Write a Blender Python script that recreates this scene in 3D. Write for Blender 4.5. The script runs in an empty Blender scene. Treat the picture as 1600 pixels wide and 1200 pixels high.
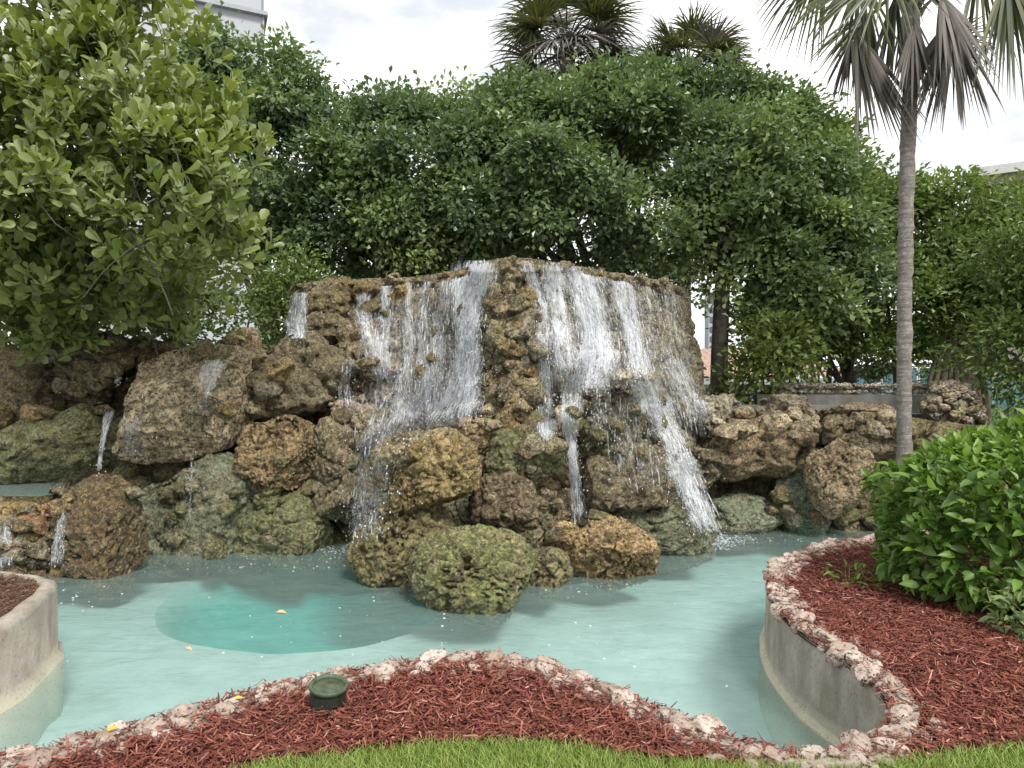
import bpy, bmesh, math, random
import numpy as np
from mathutils import Vector, Matrix
from mathutils.geometry import tessellate_polygon

random.seed(7)
RNG = np.random.default_rng(11)
scene = bpy.context.scene
C = scene.collection

# ------------------------------------------------------------------ camera, sky, sun, exposure
FPX, HOR, EYE = 1050.0, 600.0, 1.5          # focal length in photo pixels, horizon row, eye height
cam_d = bpy.data.cameras.new("camera")
cam = bpy.data.objects.new("camera", cam_d)
C.objects.link(cam)
cam.location = (0, 0, EYE)
cam.rotation_euler = (math.radians(90), 0, 0)
cam_d.sensor_width = 36
cam_d.lens = 36 * FPX / 1600
cam_d.shift_y = (600 - HOR) / 1600
cam_d.clip_end = 3000
cam_d.clip_start = 0.05
scene.camera = cam

SUN_EL, SUN_AZ = math.radians(50), math.radians(152)      # azimuth clockwise from +Y
world = bpy.data.worlds.new("World")
scene.world = world
world.use_nodes = True
wn, wl = world.node_tree.nodes, world.node_tree.links
wn.clear()
w_out = wn.new("ShaderNodeOutputWorld")
w_mix = wn.new("ShaderNodeMixShader")
w_sky = wn.new("ShaderNodeTexSky")
w_sky.sky_type = 'NISHITA'
w_sky.sun_disc = False
w_sky.sun_elevation = SUN_EL
w_sky.sun_rotation = SUN_AZ
w_b1 = wn.new("ShaderNodeBackground")
w_b1.inputs[1].default_value = 0.08
wl.new(w_sky.outputs[0], w_b1.inputs[0])
w_tc = wn.new("ShaderNodeTexCoord")
w_map = wn.new("ShaderNodeMapping")
w_map.inputs["Scale"].default_value = (1.2, 1.2, 3.0)
wl.new(w_tc.outputs["Generated"], w_map.inputs[0])
w_no = wn.new("ShaderNodeTexNoise")
w_no.inputs["Scale"].default_value = 2.3
w_no.inputs["Detail"].default_value = 6
w_no.inputs["Roughness"].default_value = 0.55
wl.new(w_map.outputs[0], w_no.inputs["Vector"])
w_r1 = wn.new("ShaderNodeValToRGB")                       # cloud brightness
w_r1.color_ramp.elements[0].position = 0.36
w_r1.color_ramp.elements[0].color = (0.57, 0.59, 0.615, 1)
w_r1.color_ramp.elements[1].position = 0.60
w_r1.color_ramp.elements[1].color = (1.0, 1.0, 1.0, 1)
wl.new(w_no.outputs["Fac"], w_r1.inputs[0])
w_b2 = wn.new("ShaderNodeBackground")
w_b2.inputs[1].default_value = 0.85
wl.new(w_r1.outputs[0], w_b2.inputs[0])
w_r2 = wn.new("ShaderNodeMapRange")                       # cloud cover
w_r2.inputs[1].default_value = 0.28
w_r2.inputs[2].default_value = 0.42
w_r2.inputs[3].default_value = 0.72
w_r2.inputs[4].default_value = 1.0
wl.new(w_no.outputs["Fac"], w_r2.inputs[0])
wl.new(w_r2.outputs[0], w_mix.inputs[0])
wl.new(w_b1.outputs[0], w_mix.inputs[1])
wl.new(w_b2.outputs[0], w_mix.inputs[2])
wl.new(w_mix.outputs[0], w_out.inputs[0])

sun_d = bpy.data.lights.new("sun", 'SUN')
sun_d.energy = 2.3
sun_d.angle = math.radians(15)
sun_d.color = (1.0, 0.96, 0.9)
sun = bpy.data.objects.new("sun", sun_d)
C.objects.link(sun)
sdir = Vector((math.sin(SUN_AZ) * math.cos(SUN_EL), math.cos(SUN_AZ) * math.cos(SUN_EL), math.sin(SUN_EL)))
sun.rotation_euler = sdir.to_track_quat('Z', 'Y').to_euler()

vs = scene.view_settings
vs.view_transform = 'Standard'
vs.look = 'None'
vs.exposure = 0.98
vs.gamma = 1.0
vs.use_curve_mapping = False
scene.cycles.transparent_max_bounces = 16
scene.cycles.max_bounces = 8

# ------------------------------------------------------------------ helpers
def P(px, py, d):
    return np.array([(px - 800) / FPX * d, d, EYE - (py - HOR) / FPX * d])

def G(px, py, z=0.0):                        # point of the level plane z under a pixel
    d = FPX * (EYE - z) / (py - HOR)
    return np.array([(px - 800) / FPX * d, d, z])

LOC = {}
def tag(o, label=None, cat=None, group=None, kind=None):
    if label: o["label"] = label
    if cat: o["category"] = cat
    if group: o["group"] = group
    if kind: o["kind"] = kind
    return o

def empty(name, loc, label, cat, group=None):
    o = bpy.data.objects.new(name, None)
    o.empty_display_size = 0.1
    C.objects.link(o)
    o.location = [float(v) for v in loc]
    LOC[o.name] = np.array(loc, float)
    return tag(o, label, cat, group)

def mesh_of(name, V, F, mat=None, smooth=True, attrs=None):
    V = np.asarray(V, np.float32)
    me = bpy.data.meshes.new(name)
    Fs = F if isinstance(F, list) else [F]
    Fs = [np.asarray(f, np.int32) for f in Fs if len(f)]
    nl = sum(f.size for f in Fs)
    npoly = sum(len(f) for f in Fs)
    me.vertices.add(len(V))
    me.vertices.foreach_set("co", V.ravel())
    me.loops.add(nl)
    me.loops.foreach_set("vertex_index", np.concatenate([f.ravel() for f in Fs]))
    me.polygons.add(npoly)
    tot = np.concatenate([np.full(len(f), f.shape[1], np.int32) for f in Fs])
    start = np.concatenate([[0], np.cumsum(tot)[:-1]]).astype(np.int32)
    me.polygons.foreach_set("loop_start", start)
    try:
        me.polygons.foreach_set("loop_total", tot)
    except Exception:
        pass
    me.polygons.foreach_set("use_smooth", np.full(npoly, smooth, bool))
    if attrs:
        for k, v in attrs.items():
            v = np.asarray(v, np.float32)
            if v.ndim == 1:
                a = me.attributes.new(k, 'FLOAT', 'POINT')
                a.data.foreach_set("value", v)
            else:
                a = me.attributes.new(k, 'FLOAT2' if v.shape[1] == 2 else 'FLOAT_VECTOR', 'POINT')
                a.data.foreach_set("vector", v.ravel())
    me.update(calc_edges=True)
    if mat: me.materials.append(mat)
    return me

def put(name, me, loc, parent=None):
    o = bpy.data.objects.new(name, me)
    C.objects.link(o)
    loc = np.array(loc, float)
    LOC[o.name] = loc
    if parent is not None:
        o.parent = parent
        o.location = [float(v) for v in loc - LOC[parent.name]]
    else:
        o.location = [float(v) for v in loc]
    return o

def mk(name, V, F, mat, parent=None, smooth=True, attrs=None, loc=None):
    V = np.asarray(V, float)
    if loc is None:
        if parent is not None:
            loc = LOC[parent.name]
        else:
            mn, mx = V.min(0), V.max(0)
            loc = np.array([(mn[0] + mx[0]) / 2, (mn[1] + mx[1]) / 2, mn[2]])
    me = mesh_of(name, V - np.array(loc), F, mat, smooth, attrs)
    return put(name, me, loc, parent)

BOXF = np.array([[0, 3, 2, 1], [4, 5, 6, 7], [0, 1, 5, 4], [1, 2, 6, 5], [2, 3, 7, 6], [3, 0, 4, 7]])
def box(c, s, rz=0.0):
    c = np.array(c, float); s = np.array(s, float) / 2
    v = np.array([[-1, -1, -1], [1, -1, -1], [1, 1, -1], [-1, 1, -1], [-1, -1, 1], [1, -1, 1], [1, 1, 1], [-1, 1, 1]]) * s
    r = np.array([[math.cos(rz), -math.sin(rz), 0], [math.sin(rz), math.cos(rz), 0], [0, 0, 1]])
    return v @ r.T + c

def join(parts):
    V, F, n = [], {}, 0
    for v, f in parts:
        f = np.asarray(f)
        F.setdefault(f.shape[1], []).append(f + n)
        V.append(v); n += len(v)
    return np.concatenate(V), [np.concatenate(x) for x in F.values()]

def tube(path, rad, seg=8, cap=True):
    path = np.asarray(path, float); n = len(path)
    rad = np.broadcast_to(np.asarray(rad, float), (n,))
    tan = np.gradient(path, axis=0)
    tan /= np.linalg.norm(tan, axis=1)[:, None] + 1e-9
    ref = np.array([0.31, 0.94, 0.12]) if abs(tan[0, 2]) > 0.5 else np.array([0, 0, 1.0])
    a = np.cross(tan, ref); a /= np.linalg.norm(a, axis=1)[:, None] + 1e-9
    b = np.cross(tan, a)
    th = np.linspace(0, 2 * math.pi, seg, endpoint=False)
    V = path[:, None, :] + rad[:, None, None] * (np.cos(th)[None, :, None] * a[:, None, :] + np.sin(th)[None, :, None] * b[:, None, :])
    V = V.reshape(-1, 3)
    i, j = np.meshgrid(np.arange(n - 1), np.arange(seg), indexing='ij')
    k = (j + 1) % seg
    F = np.stack([i * seg + j, i * seg + k, (i + 1) * seg + k, (i + 1) * seg + j], -1).reshape(-1, 4)
    if cap:
        V = np.concatenate([V, path[-1:]])
        m = len(V) - 1
        j = np.arange(seg)
        F = np.concatenate([F, np.stack([(n - 1) * seg + j, (n - 1) * seg + (j + 1) % seg, np.full(seg, m), np.full(seg, m)], -1)])
        return V, [F[:-seg], F[-seg:, :3]]
    return V, [F]

def tubes(list_):
    parts = []
    for v, fs in list_:
        first = True
        for f in fs:
            parts.append((v if first else np.zeros((0, 3)), f if first else f - len(v)))
            first = False
    # merge keeping indices right: faces after the first refer back to the same verts
    V, F, n = [], {}, 0
    for v, fs in list_:
        for f in fs:
            F.setdefault(f.shape[1], []).append(np.asarray(f) + n)
        V.append(v); n += len(v)
    return np.concatenate(V), [np.concatenate(x) for x in F.values()]

def smooth_path(pts, n):
    pts = np.asarray(pts, float)
    m = len(pts)
    t = np.linspace(0, m - 1, n)
    i = np.clip(t.astype(int), 0, m - 2)
    f = (t - i)[:, None]
    p0 = pts[np.clip(i - 1, 0, m - 1)]; p1 = pts[i]; p2 = pts[i + 1]; p3 = pts[np.clip(i + 2, 0, m - 1)]
    return 0.5 * (2 * p1 + (p2 - p0) * f + (2 * p0 - 5 * p1 + 4 * p2 - p3) * f ** 2 + (3 * p1 - p0 - 3 * p2 + p3) * f ** 3)

# ---- numpy noise
def _hash(x, y, z, s):
    h = (x.astype(np.int64) * 374761393 + y.astype(np.int64) * 668265263 + z.astype(np.int64) * 2147483647 + s * 144665) & 0xffffffff
    h = ((h ^ (h >> 13)) * 1274126177) & 0xffffffff
    h = ((h ^ (h >> 16)) * 2246822519) & 0xffffffff
    return h ^ (h >> 15)

def vnoise(p, s=0):
    i = np.floor(p).astype(np.int64); f = p - i
    f = f * f * f * (f * (f * 6 - 15) + 10)
    r = 0
    for dx in (0, 1):
        wx = f[:, 0] if dx else 1 - f[:, 0]
        for dy in (0, 1):
            wy = f[:, 1] if dy else 1 - f[:, 1]
            for dz in (0, 1):
                wz = f[:, 2] if dz else 1 - f[:, 2]
                r = r + wx * wy * wz * (_hash(i[:, 0] + dx, i[:, 1] + dy, i[:, 2] + dz, s) / 4294967295.0)
    return r * 2 - 1

def fbm(p, s=0, o=4, g=0.5):
    a, r, t = 1.0, 0, 0
    for k in range(o):
        r = r + a * vnoise(p * 2 ** k + 17.3 * k, s + k); t += a; a *= g
    return r / t

def worley(p, s=0):
    i = np.floor(p).astype(np.int64)
    f1 = np.full(len(p), 9.0); f2 = np.full(len(p), 9.0)
    for dx in (-1, 0, 1):
        for dy in (-1, 0, 1):
            for dz in (-1, 0, 1):
                x, y, z = i[:, 0] + dx, i[:, 1] + dy, i[:, 2] + dz
                h = _hash(x, y, z, s)
                qx = x + (h & 1023) / 1023.0; qy = y + ((h >> 10) & 1023) / 1023.0; qz = z + ((h >> 20) & 1023) / 1023.0
                d = np.sqrt((p[:, 0] - qx) ** 2 + (p[:, 1] - qy) ** 2 + (p[:, 2] - qz) ** 2)
                f2 = np.minimum(f2, np.maximum(f1, d)); f1 = np.minimum(f1, d)
    return f1, f2

def sstep(a, b, x):
    t = np.clip((x - a) / (b - a), 0, 1)
    return t * t * (3 - 2 * t)

def vnormals(V, F):
    N = np.zeros_like(V)
    n = np.cross(V[F[:, 1]] - V[F[:, 0]], V[F[:, 2]] - V[F[:, 0]])
    for k in range(F.shape[1]):
        for c in range(3):
            N[:, c] += np.bincount(F[:, k], n[:, c], len(V))
    return N / (np.linalg.norm(N, axis=1)[:, None] + 1e-12)

def coral(p, s, pit=1.0, lump=1.0):
    """relief of weathered coral rock in metres at points p"""
    w1 = np.stack([vnoise(p * 5, s + 5), vnoise(p * 5, s + 6), vnoise(p * 5, s + 7)], 1)
    w2 = np.stack([vnoise(p * 19, s + 8), vnoise(p * 19, s + 9), vnoise(p * 19, s + 10)], 1)
    q = p + 0.06 * w1 + 0.018 * w2
    d = 0.12 * lump * fbm(p * 2.3, s, 4, 0.5)
    c = np.abs(fbm(q * 2.0, s + 21, 3))
    d -= 0.07 * lump * (1 - sstep(0.0, 0.06, c))                     # long cracks
    m = sstep(-0.05, 0.35, fbm(p * 2.8, s + 31, 3))
    f1, f2 = worley(q * 6.5, s + 41)
    d -= 0.10 * pit * m * (1 - sstep(0.10, 0.42, f1))               # gathered holes
    m2 = 0.35 + 0.65 * sstep(-0.3, 0.2, fbm(p * 3.6, s + 35, 2))
    w = np.abs(vnoise(q * 17, s + 71))
    d -= 0.042 * pit * m2 * (1 - sstep(0.02, 0.24, w))               # winding channels
    f1, f2 = worley(q * 26, s + 51)
    d -= 0.016 * pit * (1.2 - m2) * (1 - sstep(0.1, 0.45, f1))
    d += 0.018 * fbm(p * 28, s + 61, 2)
    return d

# ------------------------------------------------------------------ materials
def new_mat(name):
    m = bpy.data.materials.new(name)
    m.use_nodes = True
    nt = m.node_tree
    nt.nodes.clear()
    out = nt.nodes.new("ShaderNodeOutputMaterial")
    return m, nt.nodes, nt.links, out

def ramp(n, l, fac, stops):
    r = n.new("ShaderNodeValToRGB")
    e = r.color_ramp.elements
    while len(e) < len(stops): e.new(0.5)
    for k, (p, c) in enumerate(stops):
        e[k].position = p
        e[k].color = (*c, 1) if len(c) == 3 else c
    l.new(fac, r.inputs[0])
    return r.outputs[0]

def noise(n, l, vec, scale, detail=4, rough=0.5, dist=0.0):
    t = n.new("ShaderNodeTexNoise")
    t.inputs["Scale"].default_value = scale
    t.inputs["Detail"].default_value = detail
    t.inputs["Roughness"].default_value = rough
    t.inputs["Distortion"].default_value = dist
    if vec is not None: l.new(vec, t.inputs["Vector"])
    return t.outputs["Fac"]

def mix(n, l, fac, a, b, mode='MIX'):
    m = n.new("ShaderNodeMix")
    m.data_type = 'RGBA'
    m.blend_type = mode
    for sock, v in ((m.inputs[0], fac), (m.inputs[6], a), (m.inputs[7], b)):
        if hasattr(v, "links"): l.new(v, sock)
        elif isinstance(v, (int, float)): sock.default_value = v
        else: sock.default_value = (*v, 1)
    return m.outputs[2]

def math_(n, l, op, a, b=0.0, clamp=False):
    m = n.new("ShaderNodeMath")
    m.operation = op
    m.use_clamp = clamp
    for sock, v in ((m.inputs[0], a), (m.inputs[1], b)):
        if hasattr(v, "links"): l.new(v, sock)
        else: sock.default_value = v
    return m.outputs[0]

def bump(n, l, h, strength, dist):
    b = n.new("ShaderNodeBump")
    b.inputs["Strength"].default_value = strength
    b.inputs["Distance"].default_value = dist
    l.new(h, b.inputs["Height"])
    return b.outputs[0]

def principled(n, l, out, col, rough, normal=None, spec=0.5):
    p = n.new("ShaderNodeBsdfPrincipled")
    for sock, v in ((p.inputs["Base Color"], col), (p.inputs["Roughness"], rough)):
        if hasattr(v, "links"): l.new(v, sock)
        elif isinstance(v, (int, float)): sock.default_value = v
        else: sock.default_value = (*v, 1)
    p.inputs["Specular IOR Level"].default_value = spec
    if normal is not None: l.new(normal, p.inputs["Normal"])
    if out is not None: l.new(p.outputs[0], out.inputs[0])
    return p

def obj_coord(n):
    return n.new("ShaderNodeTexCoord").outputs["Object"]

def geo_pos(n):
    return n.new("ShaderNodeNewGeometry").outputs["Position"]

def make_rock(name, moss_col=(0.13, 0.15, 0.045), wet=0.5):
    m, n, l, out = new_mat(name)
    oi = n.new("ShaderNodeObjectInfo")
    pos = geo_pos(n)
    base = oi.outputs["Color"]
    n2 = noise(n, l, pos, 11, 8, 0.75, 0.6)
    col = mix(n, l, ramp(n, l, n2, [(0.40, (0, 0, 0)), (0.61, (1, 1, 1))]), mix(n, l, 1.0, base, (0.30, 0.27, 0.23), 'MULTIPLY'),
              mix(n, l, 1.0, base, (1.75, 1.65, 1.45), 'MULTIPLY'))
    n1 = noise(n, l, pos, 2.3, 5, 0.6)
    col = mix(n, l, ramp(n, l, n1, [(0.46, (0, 0, 0)), (0.66, (0.7, 0.7, 0.7))]), col, mix(n, l, 1.0, col, (0.40, 0.33, 0.25), 'MULTIPLY'))
    n4 = noise(n, l, pos, 3.7, 6, 0.7, 0.4)
    col = mix(n, l, ramp(n, l, n4, [(0.52, (0, 0, 0)), (0.70, (0.75, 0.75, 0.75))]), col, mix(n, l, 0.45, col, (0.36, 0.29, 0.20)))
    # pale crust speckle; black specks paint the shade of small holes into the colour
    n3 = noise(n, l, pos, 30, 4, 0.75)
    col = mix(n, l, ramp(n, l, n3, [(0.53, (0, 0, 0)), (0.62, (0.85, 0.85, 0.85))]), col, mix(n, l, 0.6, mix(n, l, 1.0, base, (2.2, 2.1, 1.9), 'MULTIPLY'), (0.52, 0.46, 0.34)))
    n5 = noise(n, l, pos, 24, 5, 0.8, 0.8)
    col = mix(n, l, ramp(n, l, n5, [(0.42, (0.95, 0.95, 0.95)), (0.50, (0, 0, 0))]), col, (0.030, 0.024, 0.014))
    # algae
    g = n.new("ShaderNodeNewGeometry")
    sep = n.new("ShaderNodeSeparateXYZ")
    l.new(g.outputs["Normal"], sep.inputs[0])
    up = math_(n, l, 'MULTIPLY_ADD', sep.outputs[2], 0.35)
    n.active = None
    up.node.inputs[2].default_value = 0.6
    mf = ramp(n, l, noise(n, l, pos, 5.5, 6, 0.65), [(0.38, (0, 0, 0)), (0.58, (1, 1, 1))])
    fac = math_(n, l, 'MULTIPLY', math_(n, l, 'MULTIPLY', up, mf, True), oi.outputs["Alpha"], True)
    mcol = ramp(n, l, noise(n, l, pos, 26, 4, 0.7), [(0.36, tuple(0.3 * c for c in moss_col)), (0.5, moss_col), (0.64, tuple(2.6 * c for c in moss_col))])
    col = mix(n, l, fac, col, mcol)
    h = noise(n, l, pos, 45, 6, 0.75)
    nrm = bump(n, l, h, 1.0, 0.05)
    rough = ramp(n, l, n1, [(0.35, (0.38,) * 3), (0.6, (0.85,) * 3)])
    principled(n, l, out, col, rough, nrm, wet)
    return m

M = {}
M['rock'] = make_rock("coral_rock")
M['moss_rock'] = make_rock("mossy_rock", (0.165, 0.19, 0.06))
M['green_rock'] = make_rock("algae_rock", (0.14, 0.19, 0.11))

def make_edging():
    m, n, l, out = new_mat("pale_coral_stone")
    pos = geo_pos(n)
    oi = n.new("ShaderNodeObjectInfo")
    r = ramp(n, l, oi.outputs["Random"], [(0, (0.40, 0.31, 0.26)), (0.35, (0.50, 0.41, 0.35)), (0.7, (0.54, 0.47, 0.41)), (1, (0.34, 0.25, 0.20))])
    col = mix(n, l, ramp(n, l, noise(n, l, pos, 14, 6, 0.7), [(0.36, (0.9,) * 3), (0.52, (0,) * 3)]), r, (0.26, 0.17, 0.12))
    col = mix(n, l, ramp(n, l, noise(n, l, pos, 32, 5, 0.75), [(0.39, (1,) * 3), (0.47, (0,) * 3)]), col, (0.05, 0.04, 0.03))
    principled(n, l, out, col, 0.85, bump(n, l, noise(n, l, pos, 40, 6, 0.75), 0.8, 0.02), 0.3)
    return m
M['edging'] = make_edging()

def make_concrete(name, base, dark, stain):
    m, n, l, out = new_mat(name)
    pos = geo_pos(n)
    col = mix(n, l, ramp(n, l, noise(n, l, pos, 5, 8, 0.7), [(0.3, (0,) * 3), (0.7, (1,) * 3)]), dark, base)
    mp = n.new("ShaderNodeMapping"); mp.inputs["Scale"].default_value = (3.2, 3.2, 1.1)
    l.new(pos, mp.inputs[0])
    col = mix(n, l, ramp(n, l, noise(n, l, mp.outputs[0], 1.6, 5, 0.6), [(0.45, (0,) * 3), (0.68, (0.75,) * 3)]), col, stain)
    sep = n.new("ShaderNodeSeparateXYZ"); l.new(pos, sep.inputs[0])
    zz = math_(n, l, 'ADD', sep.outputs[2], math_(n, l, 'MULTIPLY', noise(n, l, pos, 6, 4, 0.6), 0.12))
    band = n.new("ShaderNodeMapRange")
    for k, v in ((1, -0.37), (2, -0.27), (3, 0.85), (4, 0.0)): band.inputs[k].default_value = v
    l.new(zz, band.inputs[0])
    col = mix(n, l, band.outputs[0], col, (0.50, 0.47, 0.36))          # lime line left by the water
    col = mix(n, l, ramp(n, l, noise(n, l, pos, 55, 3, 0.7), [(0.33, (0.6,) * 3), (0.42, (0,) * 3)]), col, (0.10, 0.09, 0.07))
    principled(n, l, out, col, 0.85, bump(n, l, noise(n, l, pos, 60, 5, 0.7), 0.5, 0.01), 0.3)
    return m
M['concrete'] = make_concrete("weathered_concrete", (0.42, 0.38, 0.325), (0.25, 0.22, 0.185), (0.19, 0.15, 0.105))
M['grey_concrete'] = make_concrete("grey_concrete", (0.22, 0.21, 0.19), (0.12, 0.115, 0.105), (0.08, 0.075, 0.06))

def make_simple(name, a, b, scale, rough=0.8, bs=0.4, bd=0.01, spec=0.3, bscale=40):
    m, n, l, out = new_mat(name)
    pos = geo_pos(n)
    col = ramp(n, l, noise(n, l, pos, scale, 6, 0.65), [(0.32, a), (0.68, b)])
    principled(n, l, out, col, rough, bump(n, l, noise(n, l, pos, bscale, 4, 0.6), bs, bd), spec)
    return m
M['soil'] = make_simple("dark_soil", (0.05, 0.03, 0.022), (0.13, 0.08, 0.055), 20, 0.95)
M['mulch_base'] = make_simple("mulch_base", (0.035, 0.012, 0.010), (0.12, 0.035, 0.028), 26, 0.95, 1.0, 0.03)
M['ground'] = make_simple("ground_soil_and_grass", (0.035, 0.055, 0.018), (0.07, 0.10, 0.03), 3, 0.95)
M['lawn'] = make_simple("lawn_turf", (0.05, 0.085, 0.015), (0.10, 0.16, 0.035), 8, 0.95)
M['white_wall'] = make_simple("white_render", (0.34, 0.355, 0.39), (0.38, 0.395, 0.42), 0.6, 0.8, 0.05)
M['grey_trim'] = make_simple("grey_trim", (0.26, 0.28, 0.31), (0.32, 0.34, 0.37), 2, 0.7, 0.05)
M['brown_wall'] = make_simple("taupe_render", (0.20, 0.17, 0.145), (0.26, 0.225, 0.195), 0.6, 0.8, 0.05)
M['roof_grey'] = make_simple("flat_roof_fascia", (0.42, 0.42, 0.42), (0.52, 0.52, 0.52), 2, 0.7, 0.05)
M['tile'] = make_simple("clay_roof_tile", (0.26, 0.165, 0.135), (0.38, 0.26, 0.215), 5, 0.8, 0.1)
M['glass'] = make_simple("dark_window_glass", (0.05, 0.06, 0.07), (0.09, 0.10, 0.12), 2, 0.1, 0.0, 0.0, 0.6)
M['screen'] = make_simple("blue_grey_fence_screen", (0.055, 0.12, 0.15), (0.08, 0.165, 0.20), 1.2, 0.8, 0.1)
M['post'] = make_simple("galvanised_post", (0.20, 0.24, 0.25), (0.30, 0.33, 0.34), 6, 0.5, 0.05)
M['fixture'] = make_simple("fixture_green_black", (0.012, 0.018, 0.014), (0.03, 0.04, 0.032), 25, 0.55, 0.2, 0.003)
M['fixture_rim'] = make_simple("verdigris_brass", (0.035, 0.055, 0.035), (0.09, 0.125, 0.075), 30, 0.55, 0.2, 0.003)
M['lens'] = make_simple("dirty_lens", (0.02, 0.03, 0.015), (0.10, 0.12, 0.06), 18, 0.35, 0.1, 0.002, 0.5)
M['yellow_leaf'] = make_simple("yellowed_leaf", (0.55, 0.30, 0.04), (0.70, 0.48, 0.08), 20, 0.6)
M['tan_leaf'] = make_simple("tan_leaf", (0.50, 0.30, 0.14), (0.62, 0.42, 0.22), 20, 0.6)

def make_tinted(name, stops, rough=0.9, spec=0.2):
    m, n, l, out = new_mat(name)
    at = n.new("ShaderNodeAttribute"); at.attribute_name = "tint"
    col = ramp(n, l, at.outputs["Fac"], stops)
    principled(n, l, out, col, rough, None, spec)
    return m
M['chips'] = make_tinted("dyed_wood_chips", [(0, (0.06, 0.020, 0.015)), (0.4, (0.16, 0.048, 0.034)), (0.7, (0.27, 0.10, 0.07)), (0.86, (0.38, 0.19, 0.14)), (1, (0.54, 0.38, 0.30))])
M['old_chips'] = make_tinted("faded_wood_chips", [(0, (0.05, 0.025, 0.018)), (0.5, (0.14, 0.075, 0.05)), (1, (0.30, 0.20, 0.14))])

def make_leaf(name, stops, rough=0.4, trans=0.25, tcol=(0.16, 0.24, 0.03), spec=0.5, under=None):
    m, n, l, out = new_mat(name)
    at = n.new("ShaderNodeAttribute"); at.attribute_name = "tint"
    col = ramp(n, l, at.outputs["Fac"], stops)
    if under:
        g = n.new("ShaderNodeNewGeometry")
        col = mix(n, l, math_(n, l, 'MULTIPLY', g.outputs["Backfacing"], 0.75), col, under)
    p = principled(n, l, None, col, rough, None, spec)
    tr = n.new("ShaderNodeBsdfTranslucent")
    l.new(mix(n, l, 0.6, col, tcol), tr.inputs[0])
    ms = n.new("ShaderNodeMixShader"); ms.inputs[0].default_value = trans
    l.new(p.outputs[0], ms.inputs[1]); l.new(tr.outputs[0], ms.inputs[2]); l.new(ms.outputs[0], out.inputs[0])
    return m
M['leaf_ficus'] = make_leaf("ficus_leaf", [(0, (0.060, 0.090, 0.052)), (0.35, (0.125, 0.182, 0.092)), (0.65, (0.215, 0.29, 0.115)), (1, (0.41, 0.48, 0.14))], 0.33, 0.34)
M['leaf_pale'] = make_leaf("pale_tree_leaf", [(0, (0.060, 0.092, 0.032)), (0.45, (0.125, 0.18, 0.05)), (0.8, (0.21, 0.28, 0.07)), (1, (0.33, 0.39, 0.10))], 0.45, 0.36)
M['leaf_broad'] = make_leaf("broad_leaf", [(0, (0.065, 0.105, 0.025)), (0.4, (0.16, 0.215, 0.042)), (0.75, (0.28, 0.33, 0.07)), (1, (0.40, 0.43, 0.11))], 0.42, 0.28, (0.22, 0.28, 0.03), 0.5, (0.19, 0.24, 0.10))
M['leaf_hedge'] = make_leaf("shrub_leaf", [(0, (0.045, 0.090, 0.018)), (0.4, (0.10, 0.19, 0.03)), (0.75, (0.18, 0.29, 0.042)), (1, (0.32, 0.43, 0.08))], 0.46, 0.3, (0.2, 0.36, 0.03))
M['blade_grass'] = make_leaf("grass_blade", [(0, (0.13, 0.20, 0.035)), (0.5, (0.25, 0.35, 0.07)), (1, (0.42, 0.47, 0.14))], 0.6, 0.3)
M['frond'] = make_leaf("palm_frond", [(0, (0.022, 0.034, 0.014)), (0.5, (0.06, 0.08, 0.03)), (1, (0.15, 0.15, 0.045))], 0.45, 0.22, (0.2, 0.2, 0.03))
M['dead_frond'] = make_leaf("dead_palm_frond", [(0, (0.07, 0.062, 0.058)), (0.5, (0.15, 0.134, 0.126)), (1, (0.29, 0.255, 0.235))], 0.8, 0.12, (0.2, 0.16, 0.1), 0.2)
M['fruit'] = make_simple("green_fruit", (0.28, 0.30, 0.04), (0.42, 0.40, 0.06), 20, 0.5)
M['bark'] = make_simple("grey_bark", (0.055, 0.045, 0.036), (0.15, 0.13, 0.11), 9, 0.95, 0.9, 0.03)
M['root_bark'] = make_simple("brown_bark", (0.10, 0.075, 0.055), (0.24, 0.19, 0.145), 9, 0.95, 0.9, 0.03)

def make_palm_bark():
    m, n, l, out = new_mat("palm_bark")
    pos = geo_pos(n)
    mp = n.new("ShaderNodeMapping"); mp.inputs["Scale"].default_value = (1.5, 1.5, 16)
    l.new(pos, mp.inputs[0])
    a = noise(n, l, mp.outputs[0], 1.6, 4, 0.6, 0.3)
    b = noise(n, l, pos, 18, 6, 0.7)
    col = ramp(n, l, a, [(0.3, (0.13, 0.115, 0.10)), (0.6, (0.27, 0.25, 0.225))])
    col = mix(n, l, ramp(n, l, b, [(0.4, (0.7,) * 3), (0.6, (0,) * 3)]), col, (0.12, 0.105, 0.095))
    col = mix(n, l, ramp(n, l, noise(n, l, pos, 40, 3, 0.6), [(0.62, (0,) * 3), (0.7, (0.8,) * 3)]), col, (0.45, 0.44, 0.42))
    principled(n, l, out, col, 0.9, bump(n, l, a, 0.6, 0.03), 0.2)
    return m
M['palm_bark'] = make_palm_bark()

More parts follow.
